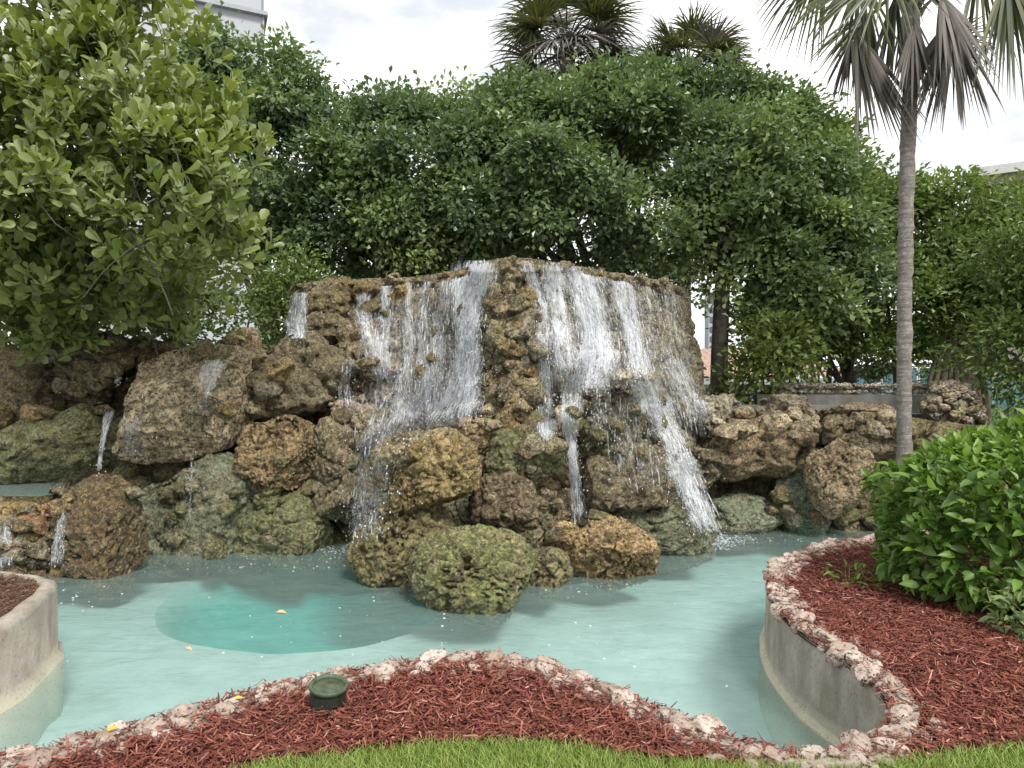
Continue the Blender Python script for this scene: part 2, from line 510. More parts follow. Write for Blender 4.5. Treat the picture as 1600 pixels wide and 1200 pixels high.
def make_water(name, milk, tint, milk_fac, scale=3.0, strength=0.26, absorb=None):
    m, n, l, out = new_mat(name)
    pos = geo_pos(n)
    mp = n.new("ShaderNodeMapping"); mp.inputs["Scale"].default_value = (1.0, 1.7, 1.0)
    l.new(pos, mp.inputs[0])
    h = math_(n, l, 'ADD', noise(n, l, mp.outputs[0], scale, 3, 0.5, 0.5), math_(n, l, 'MULTIPLY', noise(n, l, mp.outputs[0], scale * 4.5, 3, 0.55, 0.8), 0.35))
    nrm = bump(n, l, h, strength, 0.06)
    fr = n.new("ShaderNodeFresnel"); fr.inputs[0].default_value = 1.26
    l.new(nrm, fr.inputs["Normal"])
    tr = n.new("ShaderNodeBsdfTransparent"); tr.inputs[0].default_value = (*tint, 1)
    df = n.new("ShaderNodeBsdfDiffuse")
    l.new(nrm, df.inputs["Normal"])
    # suspended lime drifts in veils
    v = ramp(n, l, noise(n, l, mp.outputs[0], 1.3, 5, 0.6, 0.8), [(0.35, tuple(0.82 * c for c in milk)), (0.65, milk)])
    l.new(v, df.inputs[0])
    a = n.new("ShaderNodeMixShader"); a.inputs[0].default_value = milk_fac
    l.new(tr.outputs[0], a.inputs[1]); l.new(df.outputs[0], a.inputs[2])
    gl = n.new("ShaderNodeBsdfGlossy"); gl.inputs["Roughness"].default_value = 0.14
    l.new(nrm, gl.inputs["Normal"])
    b = n.new("ShaderNodeMixShader")
    l.new(fr.outputs[0], b.inputs[0]); l.new(a.outputs[0], b.inputs[1]); l.new(gl.outputs[0], b.inputs[2])
    l.new(b.outputs[0], out.inputs[0])
    if absorb:
        va = n.new("ShaderNodeVolumeAbsorption")
        va.inputs["Color"].default_value = (*absorb[:3], 1)
        va.inputs["Density"].default_value = absorb[3]
        l.new(va.outputs[0], out.inputs["Volume"])
    return m
M['water'] = make_water("milky_pool_water", (0.38, 0.53, 0.50), (1, 1, 1), 0.25, absorb=(0.05, 0.88, 0.85, 0.28))
M['basin_water'] = make_water("basin_water", (0.45, 0.60, 0.57), (0.8, 0.93, 0.92), 0.35, 8)
M['pool_paint'] = make_simple("pale_aqua_plaster", (0.40, 0.44, 0.42), (0.56, 0.59, 0.57), 2.5, 0.8)

def make_sump():  # teal grows with depth: light absorbed by deep water, painted into the plaster
    m, n, l, out = new_mat("depth_tinted_plaster")
    pos = geo_pos(n)
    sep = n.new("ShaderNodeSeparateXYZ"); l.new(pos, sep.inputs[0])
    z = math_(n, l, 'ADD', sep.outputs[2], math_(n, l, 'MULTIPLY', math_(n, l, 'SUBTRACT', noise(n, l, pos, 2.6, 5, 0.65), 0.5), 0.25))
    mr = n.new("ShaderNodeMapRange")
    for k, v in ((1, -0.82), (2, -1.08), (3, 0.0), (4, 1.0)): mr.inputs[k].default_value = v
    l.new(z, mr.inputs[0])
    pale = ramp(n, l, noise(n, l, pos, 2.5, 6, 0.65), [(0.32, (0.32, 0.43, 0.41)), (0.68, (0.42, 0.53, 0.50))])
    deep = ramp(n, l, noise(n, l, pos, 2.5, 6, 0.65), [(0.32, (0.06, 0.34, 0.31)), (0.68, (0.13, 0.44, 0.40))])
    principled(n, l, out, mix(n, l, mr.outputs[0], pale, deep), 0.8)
    return m
M['deep_paint'] = make_sump()

def make_fall():
    m, n, l, out = new_mat("falling_water_sheet")
    uv = n.new("ShaderNodeAttribute"); uv.attribute_name = "flow"      # across and along the stream, metres
    def nz(sx, sy, det, dist):
        mp = n.new("ShaderNodeMapping"); mp.inputs["Scale"].default_value = (sx, sy, 1)
        l.new(uv.outputs["Vector"], mp.inputs[0])
        return noise(n, l, mp.outputs[0], 1.0, det, 0.7, dist)
    fine, wide, clot = nz(64, 13, 4, 0.3), nz(15, 3.4, 3, 0.5), nz(70, 42, 3, 0.6)
    a = math_(n, l, 'ADD', math_(n, l, 'MULTIPLY', fine, 0.36), math_(n, l, 'ADD', math_(n, l, 'MULTIPLY', wide, 0.36), math_(n, l, 'MULTIPLY', clot, 0.28)))
    ed = n.new("ShaderNodeAttribute"); ed.attribute_name = "veil"
    sh = math_(n, l, 'ADD', a, math_(n, l, 'MULTIPLY', math_(n, l, 'SUBTRACT', ed.outputs["Fac"], 1.0), 0.16))
    cov = math_(n, l, 'MULTIPLY', ramp(n, l, sh, [(0.40, (0.0,) * 3), (0.47, (0.16,) * 3), (0.60, (0.95,) * 3)]), math_(n, l, 'MULTIPLY', ed.outputs["Fac"], 2.5, True), True)
    tr = n.new("ShaderNodeBsdfTransparent")
    p = n.new("ShaderNodeBsdfPrincipled")
    p.inputs["Base Color"].default_value = (0.86, 0.89, 0.94, 1)
    p.inputs["Roughness"].default_value = 0.2
    l.new(bump(n, l, a, 0.5, 0.02), p.inputs["Normal"])
    tl = n.new("ShaderNodeBsdfTranslucent"); tl.inputs[0].default_value = (0.86, 0.89, 0.95, 1)
    pm = n.new("ShaderNodeMixShader"); pm.inputs[0].default_value = 0.35
    l.new(p.outputs[0], pm.inputs[1]); l.new(tl.outputs[0], pm.inputs[2])
    ms = n.new("ShaderNodeMixShader")
    l.new(cov, ms.inputs[0]); l.new(tr.outputs[0], ms.inputs[1]); l.new(pm.outputs[0], ms.inputs[2]); l.new(ms.outputs[0], out.inputs[0])
    return m
M['fall'] = make_fall()

def make_drop(name, fac):
    m, n, l, out = new_mat(name)
    p = n.new("ShaderNodeBsdfPrincipled")
    p.inputs["Base Color"].default_value = (0.90, 0.92, 0.95, 1)
    p.inputs["Roughness"].default_value = 0.2
    tl = n.new("ShaderNodeBsdfTranslucent"); tl.inputs[0].default_value = (0.90, 0.92, 0.96, 1)
    pm = n.new("ShaderNodeMixShader"); pm.inputs[0].default_value = 0.4
    l.new(p.outputs[0], pm.inputs[1]); l.new(tl.outputs[0], pm.inputs[2])
    tr = n.new("ShaderNodeBsdfTransparent")
    ms = n.new("ShaderNodeMixShader"); ms.inputs[0].default_value = fac
    l.new(tr.outputs[0], ms.inputs[1]); l.new(pm.outputs[0], ms.inputs[2]); l.new(ms.outputs[0], out.inputs[0])
    return m
M['strand'] = make_drop("water_strand", 0.55)
M['foam'] = make_drop("white_foam", 0.8)

# ------------------------------------------------------------------ ground, lawn, pool
WZ = -0.45
inner_px = [(0, 1168), (120, 1147), (230, 1120), (330, 1090), (430, 1064), (520, 1048), (620, 1030), (700, 1019), (780, 1019), (880, 1042),
            (960, 1070), (1040, 1100), (1110, 1130), (1180, 1154), (1250, 1166), (1315, 1163), (1365, 1140), (1388, 1105), (1370, 1066), (1312, 1020),
            (1255, 985), (1218, 950), (1198, 915), (1203, 885), (1235, 862), (1292, 846), (1350, 838)]
inner = [G(x, y, 0.05)[:2] for x, y in inner_px]
inner = [np.array([-4.6, 2.35]), np.array([-3.6, 2.5])] + inner + [np.array([3.9, 6.7]), np.array([4.7, 7.1])]
inner = smooth_path(np.array(inner), 170)                       # the pool's kerb line, left to right
pool_hole = np.concatenate([inner, [[5.2, 9.6], [-7.5, 9.6], [-7.5, 2.6]]])

def poly_mesh(name, loops, z, mat, parent=None, kind=None):
    loops3 = [[Vector((float(x), float(y), 0)) for x, y in lp] for lp in loops]
    tri = tessellate_polygon(loops3)
    V = np.array([[x, y, z] for lp in loops for x, y in lp])
    F = np.array(tri)
    n = np.cross(V[F[:, 1]] - V[F[:, 0]], V[F[:, 2]] - V[F[:, 0]])[:, 2]
    F[n < 0] = F[n < 0][:, ::-1]
    o = mk(name, V, F, mat, parent, False, loc=(0, 0, 0) if parent is None else None)
    if kind: o["kind"] = kind
    return o

outer = [(-900, -20), (900, -20), (900, 1500), (-900, 1500)]
poly_mesh("ground", [outer, [tuple(p) for p in pool_hole]], 0.0, M['ground'], kind="structure")

lawn_px = [(380, 1212), (470, 1197), (560, 1184), (640, 1175), (760, 1168), (880, 1172), (960, 1186), (1040, 1197), (1150, 1203), (1300, 1203), (1420, 1196), (1500, 1184), (1610, 1172), (1700, 1160)]
lawn_front = [G(x, y, 0)[:2] for x, y in lawn_px]
lawn_front = smooth_path(np.array([np.array([-1.6, 1.9])] + lawn_front), 60)
lawn_poly = np.concatenate([lawn_front, [[4.0, 2.6], [4.0, 0.4], [-2.6, 0.4], [-2.6, 1.2]]])
poly_mesh("lawn", [[tuple(p) for p in lawn_poly]], 0.008, M['lawn'], kind="structure")

# mulch beds round the pool: between the kerb line and the lawn
bed_outer = np.concatenate([[[6.5, 7.2], [6.5, 2.2]], lawn_poly[len(lawn_front):len(lawn_front) + 1], lawn_front[::-1], [[-2.6, 1.2], [-4.8, 1.2]]])
bed_poly = np.concatenate([inner, bed_outer])
poly_mesh("mulch_bed", [[tuple(p) for p in bed_poly]], 0.016, M['mulch_base'], kind="structure")

def in_poly(pts, poly):
    x, y = pts[:, 0], pts[:, 1]
    ins = np.zeros(len(pts), bool)
    x1, y1 = poly[:, 0], poly[:, 1]
    x2, y2 = np.roll(x1, -1), np.roll(y1, -1)
    for a, b, c, d in zip(x1, y1, x2, y2):
        if b == d: continue
        ins ^= ((b > y) != (d > y)) & (x < (c - a) * (y - b) / (d - b) + a)
    return ins

def to_px(p):
    return 800 + p[:, 0] / p[:, 1] * FPX, HOR - (p[:, 2] - EYE) / p[:, 1] * FPX

def chips(name, pts, z0, mat, label, size=1.0):
    n = len(pts)
    L = RNG.gamma(3.0, 0.013, n).clip(0.012, 0.11) * size
    Wd = RNG.uniform(0.0015, 0.0048, n) * size
    th = RNG.uniform(0, 2 * math.pi, n)
    tilt = RNG.normal(0, 0.19, n)
    a = np.stack([np.cos(th) * np.cos(tilt), np.sin(th) * np.cos(tilt), np.sin(tilt)], 1)
    nn = np.stack([RNG.normal(0, 0.45, n), RNG.normal(0, 0.45, n), np.ones(n)], 1)
    b = np.cross(nn, a); b /= np.linalg.norm(b, axis=1)[:, None]
    nn = np.cross(a, b)
    z = z0 + RNG.uniform(0.004, 0.035, n) + np.abs(np.sin(tilt)) * L * 0.4
    c = np.stack([pts[:, 0], pts[:, 1], z], 1)
    bend = RNG.normal(0, 0.10, n)
    V = []
    for t, w, k in ((-0.5, 0.6, 1), (0, 1.0, 0), (0.5, 0.45, 1)):
        q = c + a * (t * L)[:, None] + nn * (bend * L * k)[:, None]
        V += [q - b * (w * Wd)[:, None], q + b * (w * Wd)[:, None]]
    V = np.stack(V, 1).reshape(-1, 3)
    base = (np.arange(n) * 6)[:, None, None]
    F = (np.array([[0, 1, 3, 2], [2, 3, 5, 4]])[None] + base).reshape(-1, 4)
    tint = np.repeat(np.clip(RNG.beta(2.0, 2.8, n), 0, 1), 6)
    o = mk(name, V, F, mat, None, False, {"tint": tint}, loc=(0, 0, 0))
    return tag(o, label, "mulch", None, "stuff")

def scatter(poly, bounds, dens):
    x0, x1, y0, y1 = bounds
    n = int((x1 - x0) * (y1 - y0) * dens)
    p = np.stack([RNG.uniform(x0, x1, n), RNG.uniform(y0, y1, n)], 1)
    return p[in_poly(p, poly)]
cp = np.concatenate([scatter(bed_poly, (-4.4, 5.0, 2.2, 4.4), 9500), scatter(bed_poly, (1.8, 5.6, 4.4, 7.2), 5000)])
px_, _ = to_px(np.column_stack([cp, np.zeros(len(cp))]))
cp = cp[(px_ > -250) & (px_ < 2000)]
chips("mulch", cp, 0.016, M['chips'], "red dyed wood chip mulch round the pool")

# grass blades of the front lawn
gp = scatter(lawn_poly, (-1.8, 3.6, 2.2, 3.0), 24000)
px_, _ = to_px(np.column_stack([gp, np.zeros(len(gp))]))
gp = gp[(px_ > -60) & (px_ < 1660)]
def grass(name, pts, z0, hmin, hmax, w, label, mat):
    n = len(pts)
    th = RNG.uniform(0, 2 * math.pi, n)
    h = RNG.uniform(hmin, hmax, n)
    lean = np.stack([RNG.normal(0, 0.45, n), RNG.normal(0, 0.45, n), np.zeros(n)], 1)
    c = np.column_stack([pts, np.full(n, z0)])
    s = np.stack([np.cos(th), np.sin(th), np.zeros(n)], 1) * w
    up = np.array([0, 0, 1.0])
    V = []
    for t, k in ((0, 1.0), (0.5, 0.8)):
        q = c + up * (h * t)[:, None] + lean * (h * t ** 2)[:, None]
        V += [q - s * k, q + s * k]
    V.append(c + up * (h * 0.92)[:, None] + lean * h[:, None])
    V = np.stack(V, 1).reshape(-1, 3)
    base = (np.arange(n) * 5)[:, None, None]
    F4 = (np.array([[0, 1, 3, 2]])[None] + base).reshape(-1, 4)
    F3 = (np.array([[2, 3, 4]])[None] + base).reshape(-1, 3)
    o = mk(name, V, [F4, F3], mat, None, False, {"tint": np.repeat(RNG.beta(2, 2, n), 5)}, loc=(0, 0, 0))
    return tag(o, label, "grass", None, "stuff")
grass("grass", gp, 0.008, 0.025, 0.065, 0.0019, "short green lawn grass along the front of the mulch bed", M['blade_grass'])

# pool floor with a deep round sump, walls and water
def ell(t, cx=-2.1, cy=7.3, rx=1.6, ry=1.58):
    return np.array([cx + rx * math.cos(t), cy + ry * math.sin(t)])
ring = np.array([ell(t) for t in np.linspace(0, 2 * math.pi, 96, endpoint=False)])
ring = ring + (ring - [-2.1, 7.3]) * (0.05 * fbm(np.column_stack([ring * 1.6, ring[:, 0] * 0]), 4, 3))[:, None]
poly_mesh("pool_floor", [[tuple(p) for p in np.concatenate([inner + 0.0, [[5.2, 9.6], [-7.5, 9.6], [-7.5, 2.6]]])], [tuple(p) for p in ring]], -0.80, M['pool_paint'], kind="structure")
n = len(ring)
cen = np.array([-2.1, 7.3])
steps = [(1.0, -0.80), (0.96, -0.84), (0.90, -0.95), (0.82, -1.10), (0.7, -1.22), (0.4, -1.32), (0.001, -1.35)]
Vs = np.concatenate([np.column_stack([(ring - cen) * k + cen, np.full(n, z)]) for k, z in steps])
i, j = np.meshgrid(np.arange(len(steps) - 1), np.arange(n), indexing='ij'); k = (j + 1) % n
o = mk("pool_floor_sump", Vs, np.stack([i * n + j, (i + 1) * n + j, (i + 1) * n + k, i * n + k], -1).reshape(-1, 4), M['deep_paint'], loc=(0, 0, 0))
tag(o, kind="structure")
def water_body(loop, z1, z0, mat):
    n = len(loop)
    tri = np.array(tessellate_polygon([[Vector((float(x), float(y), 0)) for x, y in loop]]))
    V = np.concatenate([np.column_stack([loop, np.full(n, z1)]), np.column_stack([loop, np.full(n, z0)])])
    nz = np.cross(V[tri[:, 1]] - V[tri[:, 0]], V[tri[:, 2]] - V[tri[:, 0]])[:, 2]
    tri[nz < 0] = tri[nz < 0][:, ::-1]
    i = np.arange(n); j = (i + 1) % n
    ccw = np.sum(loop[:, 0] * np.roll(loop[:, 1], -1) - loop[:, 1] * np.roll(loop[:, 0], -1)) > 0
    side = np.stack([i, i + n, j + n, j], 1) if ccw else np.stack([j, j + n, i + n, i], 1)
    return mk("water", V, [tri, tri[:, ::-1] + n, side], mat, None, False, loc=(0, 0, 0))
water = water_body(pool_hole, WZ, -2.2, M['water'])
water["kind"] = "structure"

# kerb wall: concrete face under a line of coral stones
kerb = empty("pool_kerb_wall", (0, 3.5, -0.8), "winding concrete pool wall topped with pale pink coral stones", "wall")
nrm2 = np.gradient(inner, axis=0); nrm2 /= np.linalg.norm(nrm2, axis=1)[:, None]
nrm2 = np.stack([nrm2[:, 1], -nrm2[:, 0]], 1)                     # away from the water
prof = [(-0.05, -0.85), (-0.045, -0.435), (-0.012, -0.405), (0.0, -0.05), (0.02, 0.035), (0.12, 0.045), (0.13, -0.3)]
rows = np.stack([np.column_stack([inner + nrm2 * a, np.full(len(inner), b)]) for a, b in prof])
rows = rows + 0.006 * np.stack([vnoise(rows.reshape(-1, 3) * 7, k) for k in range(3)], 1).reshape(rows.shape)
ni = len(inner)
i, j = np.meshgrid(np.arange(len(prof) - 1), np.arange(ni - 1), indexing='ij')
F = np.stack([i * ni + j, i * ni + j + 1, (i + 1) * ni + j + 1, (i + 1) * ni + j], -1).reshape(-1, 4)
mk("concrete_face", rows.reshape(-1, 3), F, M['concrete'], kerb, False)

# ---- shared stone meshes
_ico = {}
def ico(sub):
    if sub not in _ico:
        bm = bmesh.new()
        bmesh.ops.create_icosphere(bm, subdivisions=sub, radius=1.0)
        bm.verts.ensure_lookup_table()
        V = np.array([v.co[:] for v in bm.verts]); F = np.array([[v.index for v in f.verts] for f in bm.faces])
        bm.free()
        _ico[sub] = (V, F)
    return _ico[sub]

def rock_shape(sub, seed, size, pit=1.0, lump=1.0, blocky=2.6, cuts=5, warp=0.22, detail=1.0):
    V, F = ico(sub)
    r = np.random.default_rng(seed)
    p = V / (np.abs(V) ** blocky).sum(1)[:, None] ** (1 / blocky)
    for _ in range(cuts):
        nn = r.normal(size=3); nn /= np.linalg.norm(nn)
        off = r.uniform(0.58, 0.88)
        ex = np.maximum(p @ nn - off, 0)
        p = p - ex[:, None] * nn * 0.9
    p = p * (1 + warp * fbm(V * 1.25 + seed * 3.7, seed, 3))[:, None]
    ext = (p.max(0) - p.min(0)) / 2
    p = (p - (p.max(0) + p.min(0)) / 2) / ext
    p = p * np.array(size) / 2
    N = vnormals(p, F)
    return p + N * (coral(p + seed * 1.37, seed, pit, lump) * detail)[:, None], F

def small_stone(k, mat, blocky, detail, sub=3):
    V, F = rock_shape(sub, 500 + k, (0.24, 0.22, 0.20), 0.6, 0.7, blocky, 6, 0.22, detail)
    V = V / 0.12
    return mesh_of("stone", V, F, mat, True)
edge_meshes = [small_stone(k, M['edging'], 2.3, 0.35, 4) for k in range(8)]
stone_meshes = [small_stone(k + 20, M['rock'], 2.2, 0.3, 4) for k in range(8)]

def place(name, me, loc, size, parent, rot=None, color=None):
    o = put(name, me, loc, parent)
    o.scale = [float(s) / 2 for s in size]
    o.rotation_euler = rot if rot is not None else [random.uniform(-0.5, 0.5), random.uniform(-0.5, 0.5), random.uniform(0, 6.28)]
    if color: o.color = color
    return o

seg = np.linalg.norm(np.diff(inner, axis=0), axis=1)
cum = np.concatenate([[0], np.cumsum(seg)])
s = 0.0
while s < cum[-1]:
    k = min(np.searchsorted(cum, s), ni - 1)
    pxx = 800 + inner[k, 0] / inner[k, 1] * FPX
    w = random.triangular(0.06, 0.19, 0.11)
    if -80 < pxx < 1640 and inner[k, 1] > 2.5:
        off = random.uniform(0.02, 0.10)
        q = inner[k] + nrm2[k] * off
        place("stone", random.choice(edge_meshes), (q[0], q[1], random.uniform(0.01, 0.035)), (w * 1.15, w * random.uniform(0.85, 1.25), w * random.uniform(0.6, 0.85)), kerb)
        if random.random() < 0.75:
            q = inner[k] + nrm2[k] * random.uniform(0.10, 0.2)
            w2 = random.uniform(0.05, 0.12)
            place("stone", random.choice(edge_meshes), (q[0], q[1], random.uniform(0.01, 0.035)), (w2 * 1.2, w2, w2 * 0.75), kerb)
    s += w * 0.6

# ---- round concrete planter that juts into the pool on the left
plan = smooth_path(np.array([[-7.0, 3.3], [-4.6, 3.3], [-3.6, 3.4], [-3.15, 3.75], [-3.06, 4.1], [-3.12, 4.45], [-3.24, 4.78], [-3.5, 5.05], [-3.95, 5.2], [-5.0, 5.3], [-7.0, 5.3]]), 60)
planter = empty("concrete_planter", (-4.6, 4.3, -0.8), "rounded concrete planter jutting into the pool at the picture's edge", "planter")
pn = np.gradient(plan, axis=0); pn /= np.linalg.norm(pn, axis=1)[:, None]
pn = np.stack([pn[:, 1], -pn[:, 0]], 1)
prof = [(0.035, -0.85), (0.035, -0.43), (0.006, -0.40), (0.0, 0.02), (-0.02, 0.06), (-0.09, 0.07), (-0.11, 0.0)]
rows = np.stack([np.column_stack([plan + pn * a, np.full(len(plan), b)]) for a, b in prof])
rows = rows + 0.022 * np.stack([vnoise(rows.reshape(-1, 3) * 6, k + 9) for k in range(3)], 1).reshape(rows.shape)
ni2 = len(plan)
i, j = np.meshgrid(np.arange(len(prof) - 1), np.arange(ni2 - 1), indexing='ij')
mk("concrete_face", rows.reshape(-1, 3), np.stack([i * ni2 + j, i * ni2 + j + 1, (i + 1) * ni2 + j + 1, (i + 1) * ni2 + j], -1).reshape(-1, 4), M['concrete'], planter, True)
soil_poly = plan - pn * 0.09
poly_mesh("soil", [[tuple(p) for p in soil_poly]], 0.04, M['soil'], planter)
pp = scatter(soil_poly, (-4.6, -3.0, 3.3, 5.3), 5000)
chips("planter_mulch", pp, 0.04, M['old_chips'], "faded brown wood chips in the round concrete planter", 0.9)

# ------------------------------------------------------------------ rock waterfall
BROWN = (0.25, 0.19, 0.11); OCHRE = (0.34, 0.235, 0.10); DARK = (0.17, 0.13, 0.075); GREY = (0.30, 0.27, 0.21); TAN = (0.38, 0.31, 0.21); ORANGE = (0.40, 0.275, 0.12); MOSS = (0.20, 0.19, 0.09); PALE = (0.50, 0.43, 0.31)

def loft(top, bot, nu, nv, flare, seed, amp, stones):
    top = smooth_path(np.array(top), nu); bot = smooth_path(np.array(bot), nu)
    v = np.linspace(0, 1, nv)[:, None, None]
    hz = v ** flare
    Gd = top[None] * (1 - hz) + bot[None] * hz
    Gd[..., 2] = (top[None, :, 2] * (1 - v[..., 0]) + bot[None, :, 2] * v[..., 0])
    Pn = Gd.reshape(-1, 3)
    i, j = np.meshgrid(np.arange(nv - 1), np.arange(nu - 1), indexing='ij')
    F = np.stack([i * nu + j, (i + 1) * nu + j, (i + 1) * nu + j + 1, i * nu + j + 1], -1).reshape(-1, 4)
    N = vnormals(Pn, F)
    f1, f2 = worley(Pn * np.array([stones, stones, stones * 0.9]) + 0.25 * np.stack([vnoise(Pn * 3, k) for k in (1, 2, 3)], 1), seed)
    d = amp * (0.55 - f1) - amp * 0.5 * (1 - sstep(0, 0.12, f2 - f1)) + 0.12 * fbm(Pn * 1.1, seed + 3, 3)
    d += coral(Pn, seed + 8, 0.75, 0.6)
    edge = sstep(0, 0.05, v[..., 0] + 0 * Gd[..., 0]).reshape(-1)
    return Pn + N * (d * (0.25 + 0.75 * edge))[:, None], F

def PZ(px, d, z): return [(px - 800) / FPX * d, d, z]
rim = [(448, 11.0, 2.93), (455, 9.9, 2.95), (500, 9.45, 2.95), (570, 9.16, 2.94), (640, 9.0, 2.94), (700, 8.6, 2.94), (745, 8.05, 2.94), (782, 7.74, 2.95), (815, 7.72, 2.95),
       (850, 7.87, 2.95), (905, 8.2, 2.94), (960, 8.7, 2.94), (1010, 9.1, 2.94), (1045, 9.5, 2.94), (1068, 10.1, 2.93), (1066, 10.9, 2.93), (1020, 11.6, 2.93)]
foot = [(430, 10.8), (435, 9.7), (480, 9.0), (540, 8.4), (600, 8.1), (660, 7.8), (720, 7.75), (780, 7.5), (830, 7.45), (880, 7.55), (930, 7.6), (990, 7.75), (1060, 8.1), (1115, 8.8), (1145, 9.5), (1150, 10.4), (1120, 11.6)]
fall_rock = empty("rock_waterfall", PZ(790, 9.0, -0.8), "tall brown coral rock waterfall with a flat rim standing in the pool", "waterfall rock")
V, F = loft([PZ(x, d, z) for x, d, z in rim], [PZ(x, d, -0.75) for x, d in foot], 440, 270, 1.25, 3, 0.13, 2.6)
face = mk("rock_face", V, F, M['rock'], fall_rock)
face.color = (0.33, 0.285, 0.20, 0.4)
rt = smooth_path(np.array([PZ(x, d, 2.84) for x, d, z in rim]), 60)
mk("rim_slab", np.concatenate([rt, [[0.0, 10.2, 2.86]]]), np.stack([np.arange(59), np.arange(1, 60), np.full(59, 60)], 1), M['grey_concrete'], fall_rock)

left_rock = empty("rock_wall", P(230, 900, 8.3) * [1, 1, 0] + [0, 0, -0.8], "low rugged coral rock wall left of the tall waterfall", "rock wall")
V, F = loft([P(-160, 560, 8.9), P(0, 560, 8.7), P(120, 560, 8.6), P(240, 565, 8.6), P(340, 552, 8.7), P(430, 545, 8.9), P(520, 520, 9.0), P(580, 500, 9.2)],
            [PZ(-160, 7.6, -0.75), PZ(0, 7.6, -0.75), PZ(120, 7.6, -0.75), PZ(240, 7.75, -0.75), PZ(340, 7.9, -0.75), PZ(430, 8.05, -0.75), PZ(520, 8.15, -0.75), PZ(600, 8.1, -0.75)], 300, 130, 1.1, 14, 0.2, 2.0)
o = mk("rock_face", V, F, M['rock'], left_rock); o.color = (*DARK, 0.5)

right_rock = empty("rock_wall", P(1260, 900, 9.2) * [1, 1, 0] + [0, 0, -0.8], "low coral rock wall right of the tall waterfall beside the palm", "rock wall")
V, F = loft([P(1080, 640, 9.9), P(1150, 642, 9.8), P(1230, 645, 9.6), P(1310, 655, 9.4), P(1400, 650, 9.2), P(1480, 660, 9.1), P(1600, 670, 9.0)],
            [PZ(1080, 9.3, -0.75), PZ(1150, 9.3, -0.75), PZ(1230, 9.2, -0.75), PZ(1310, 8.9, -0.75), PZ(1400, 8.6, -0.75), PZ(1480, 8.4, -0.75), PZ(1600, 8.2, -0.75)], 220, 90, 1.1, 25, 0.16, 2.6)
o = mk("rock_face", V, F, M['rock'], right_rock); o.color = (*BROWN, 0.5)

# ---- boulders: photo centre, depth, photo width and height, depth ratio, look
bseed = [100]
def boulder(label, px, py, d, w, h, dep, color, moss, sub=5, blocky=2.7, pit=1.0, lump=1.0, rot=(0, 0, 0), mat='rock', parent=None, name="boulder", cuts=5, warp=0.22):
    bseed[0] += 7
    W_, H_ = w * d / FPX, h * d / FPX
    V, F = rock_shape(sub, bseed[0], (W_ * 1.02, W_ * dep, H_ * 1.02), pit, lump, blocky, cuts, warp)
    R = np.array(Matrix.Rotation(rot[1], 3, 'Y') @ Matrix.Rotation(rot[0], 3, 'X') @ Matrix.Rotation(rot[2], 3, 'Z'))
    V = V @ R.T + P(px, py, d)
    o = mk(name, V, F, M[mat], parent)
    o.color = (*[min(1.0, 1.32 * (0.86 * v + 0.14 * color[1])) for v in color], moss)
    if parent is None: tag(o, label, "boulder", "boulders of the rock waterfall")
    return o

# left side
boulder("broad flat pale tan slab leaning in the left rock wall", 285, 637, 7.85, 225, 172, 0.42, (0.50, 0.41, 0.28), 0.1, 6, 3.2, 0.55, 0.45, (0.25, -0.12, 0), cuts=7)
boulder("craggy brown boulder topping the left wall under the broad leaved tree", 132, 578, 8.3, 145, 125, 0.7, DARK, 0.3, 5, 2.6, 1.3, 1.3)
boulder("dark brown boulder at the left edge above the small basin", 25, 612, 8.3, 150, 130, 0.7, BROWN, 0.35, 5, 2.6, 1.2, 1.3)
boulder("long sloping olive boulder behind the small left basin", 100, 697, 8.05, 240, 105, 0.5, MOSS, 0.8, 5, 2.7, 1.0, 1.0, (0, -0.25, 0))
boulder("squat rust brown boulder standing in water beside the round planter", 160, 835, 7.0, 128, 185, 0.8, (0.145, 0.09, 0.04), 0.25, 6, 3.0, 0.9, 0.6)
boulder("big grey green boulder under the pale slab", 312, 800, 8.0, 205, 180, 0.55, (0.21, 0.20, 0.13), 0.7, 6, 2.9, 0.9, 0.7, mat='green_rock')
boulder("low mossy green boulder at the waterline left of the cascade", 440, 832, 8.0, 165, 120, 0.6, (0.19, 0.19, 0.10), 0.85, 6, 2.4, 1.0, 0.7, (0, -0.15, 0))
boulder("orange brown deeply pitted boulder right of the pale slab", 442, 706, 7.9, 132, 118, 0.7, (0.28, 0.19, 0.085), 0.2, 6, 2.7, 1.6, 0.9)
boulder("dark brown overhanging boulder above the orange pitted boulder", 448, 590, 8.35, 165, 140, 0.7, DARK, 0.3, 5, 2.6, 1.2, 1.2)
boulder("upright stump shaped tan boulder on the left wall top", 380, 550, 8.3, 62, 70, 0.8, (0.27, 0.19, 0.11), 0.1, 5, 2.8, 0.8, 0.6)
boulder("flat dark ledge boulder on the left wall top beside the craggy boulder", 235, 548, 8.6, 110, 42, 0.9, DARK, 0.3, 5, 2.6, 1.0, 0.8)
boulder("rough brown boulder at the left foot of the tall waterfall", 545, 735, 7.95, 112, 165, 0.7, (0.23, 0.18, 0.115), 0.3, 6, 2.7, 1.2, 1.0)
boulder("pinkish tan wet boulder beside the left cascade", 560, 655, 8.15, 95, 70, 0.7, (0.30, 0.225, 0.155), 0.1, 5, 2.8, 0.8, 0.8)
boulder("craggy ochre boulder high on the left shoulder of the waterfall", 518, 468, 9.35, 105, 72, 0.7, (0.24, 0.18, 0.095), 0.35, 5, 2.6, 1.3, 1.2)
boulder("dark knobbly boulder below the left shoulder of the waterfall", 512, 520, 9.0, 110, 60, 0.7, DARK, 0.3, 5, 2.6, 1.3, 1.2)
boulder("brown boulder jutting out below the left shoulder by the thin streams", 565, 550, 8.7, 75, 90, 0.6, BROWN, 0.3, 5, 2.6, 1.2, 1.0)
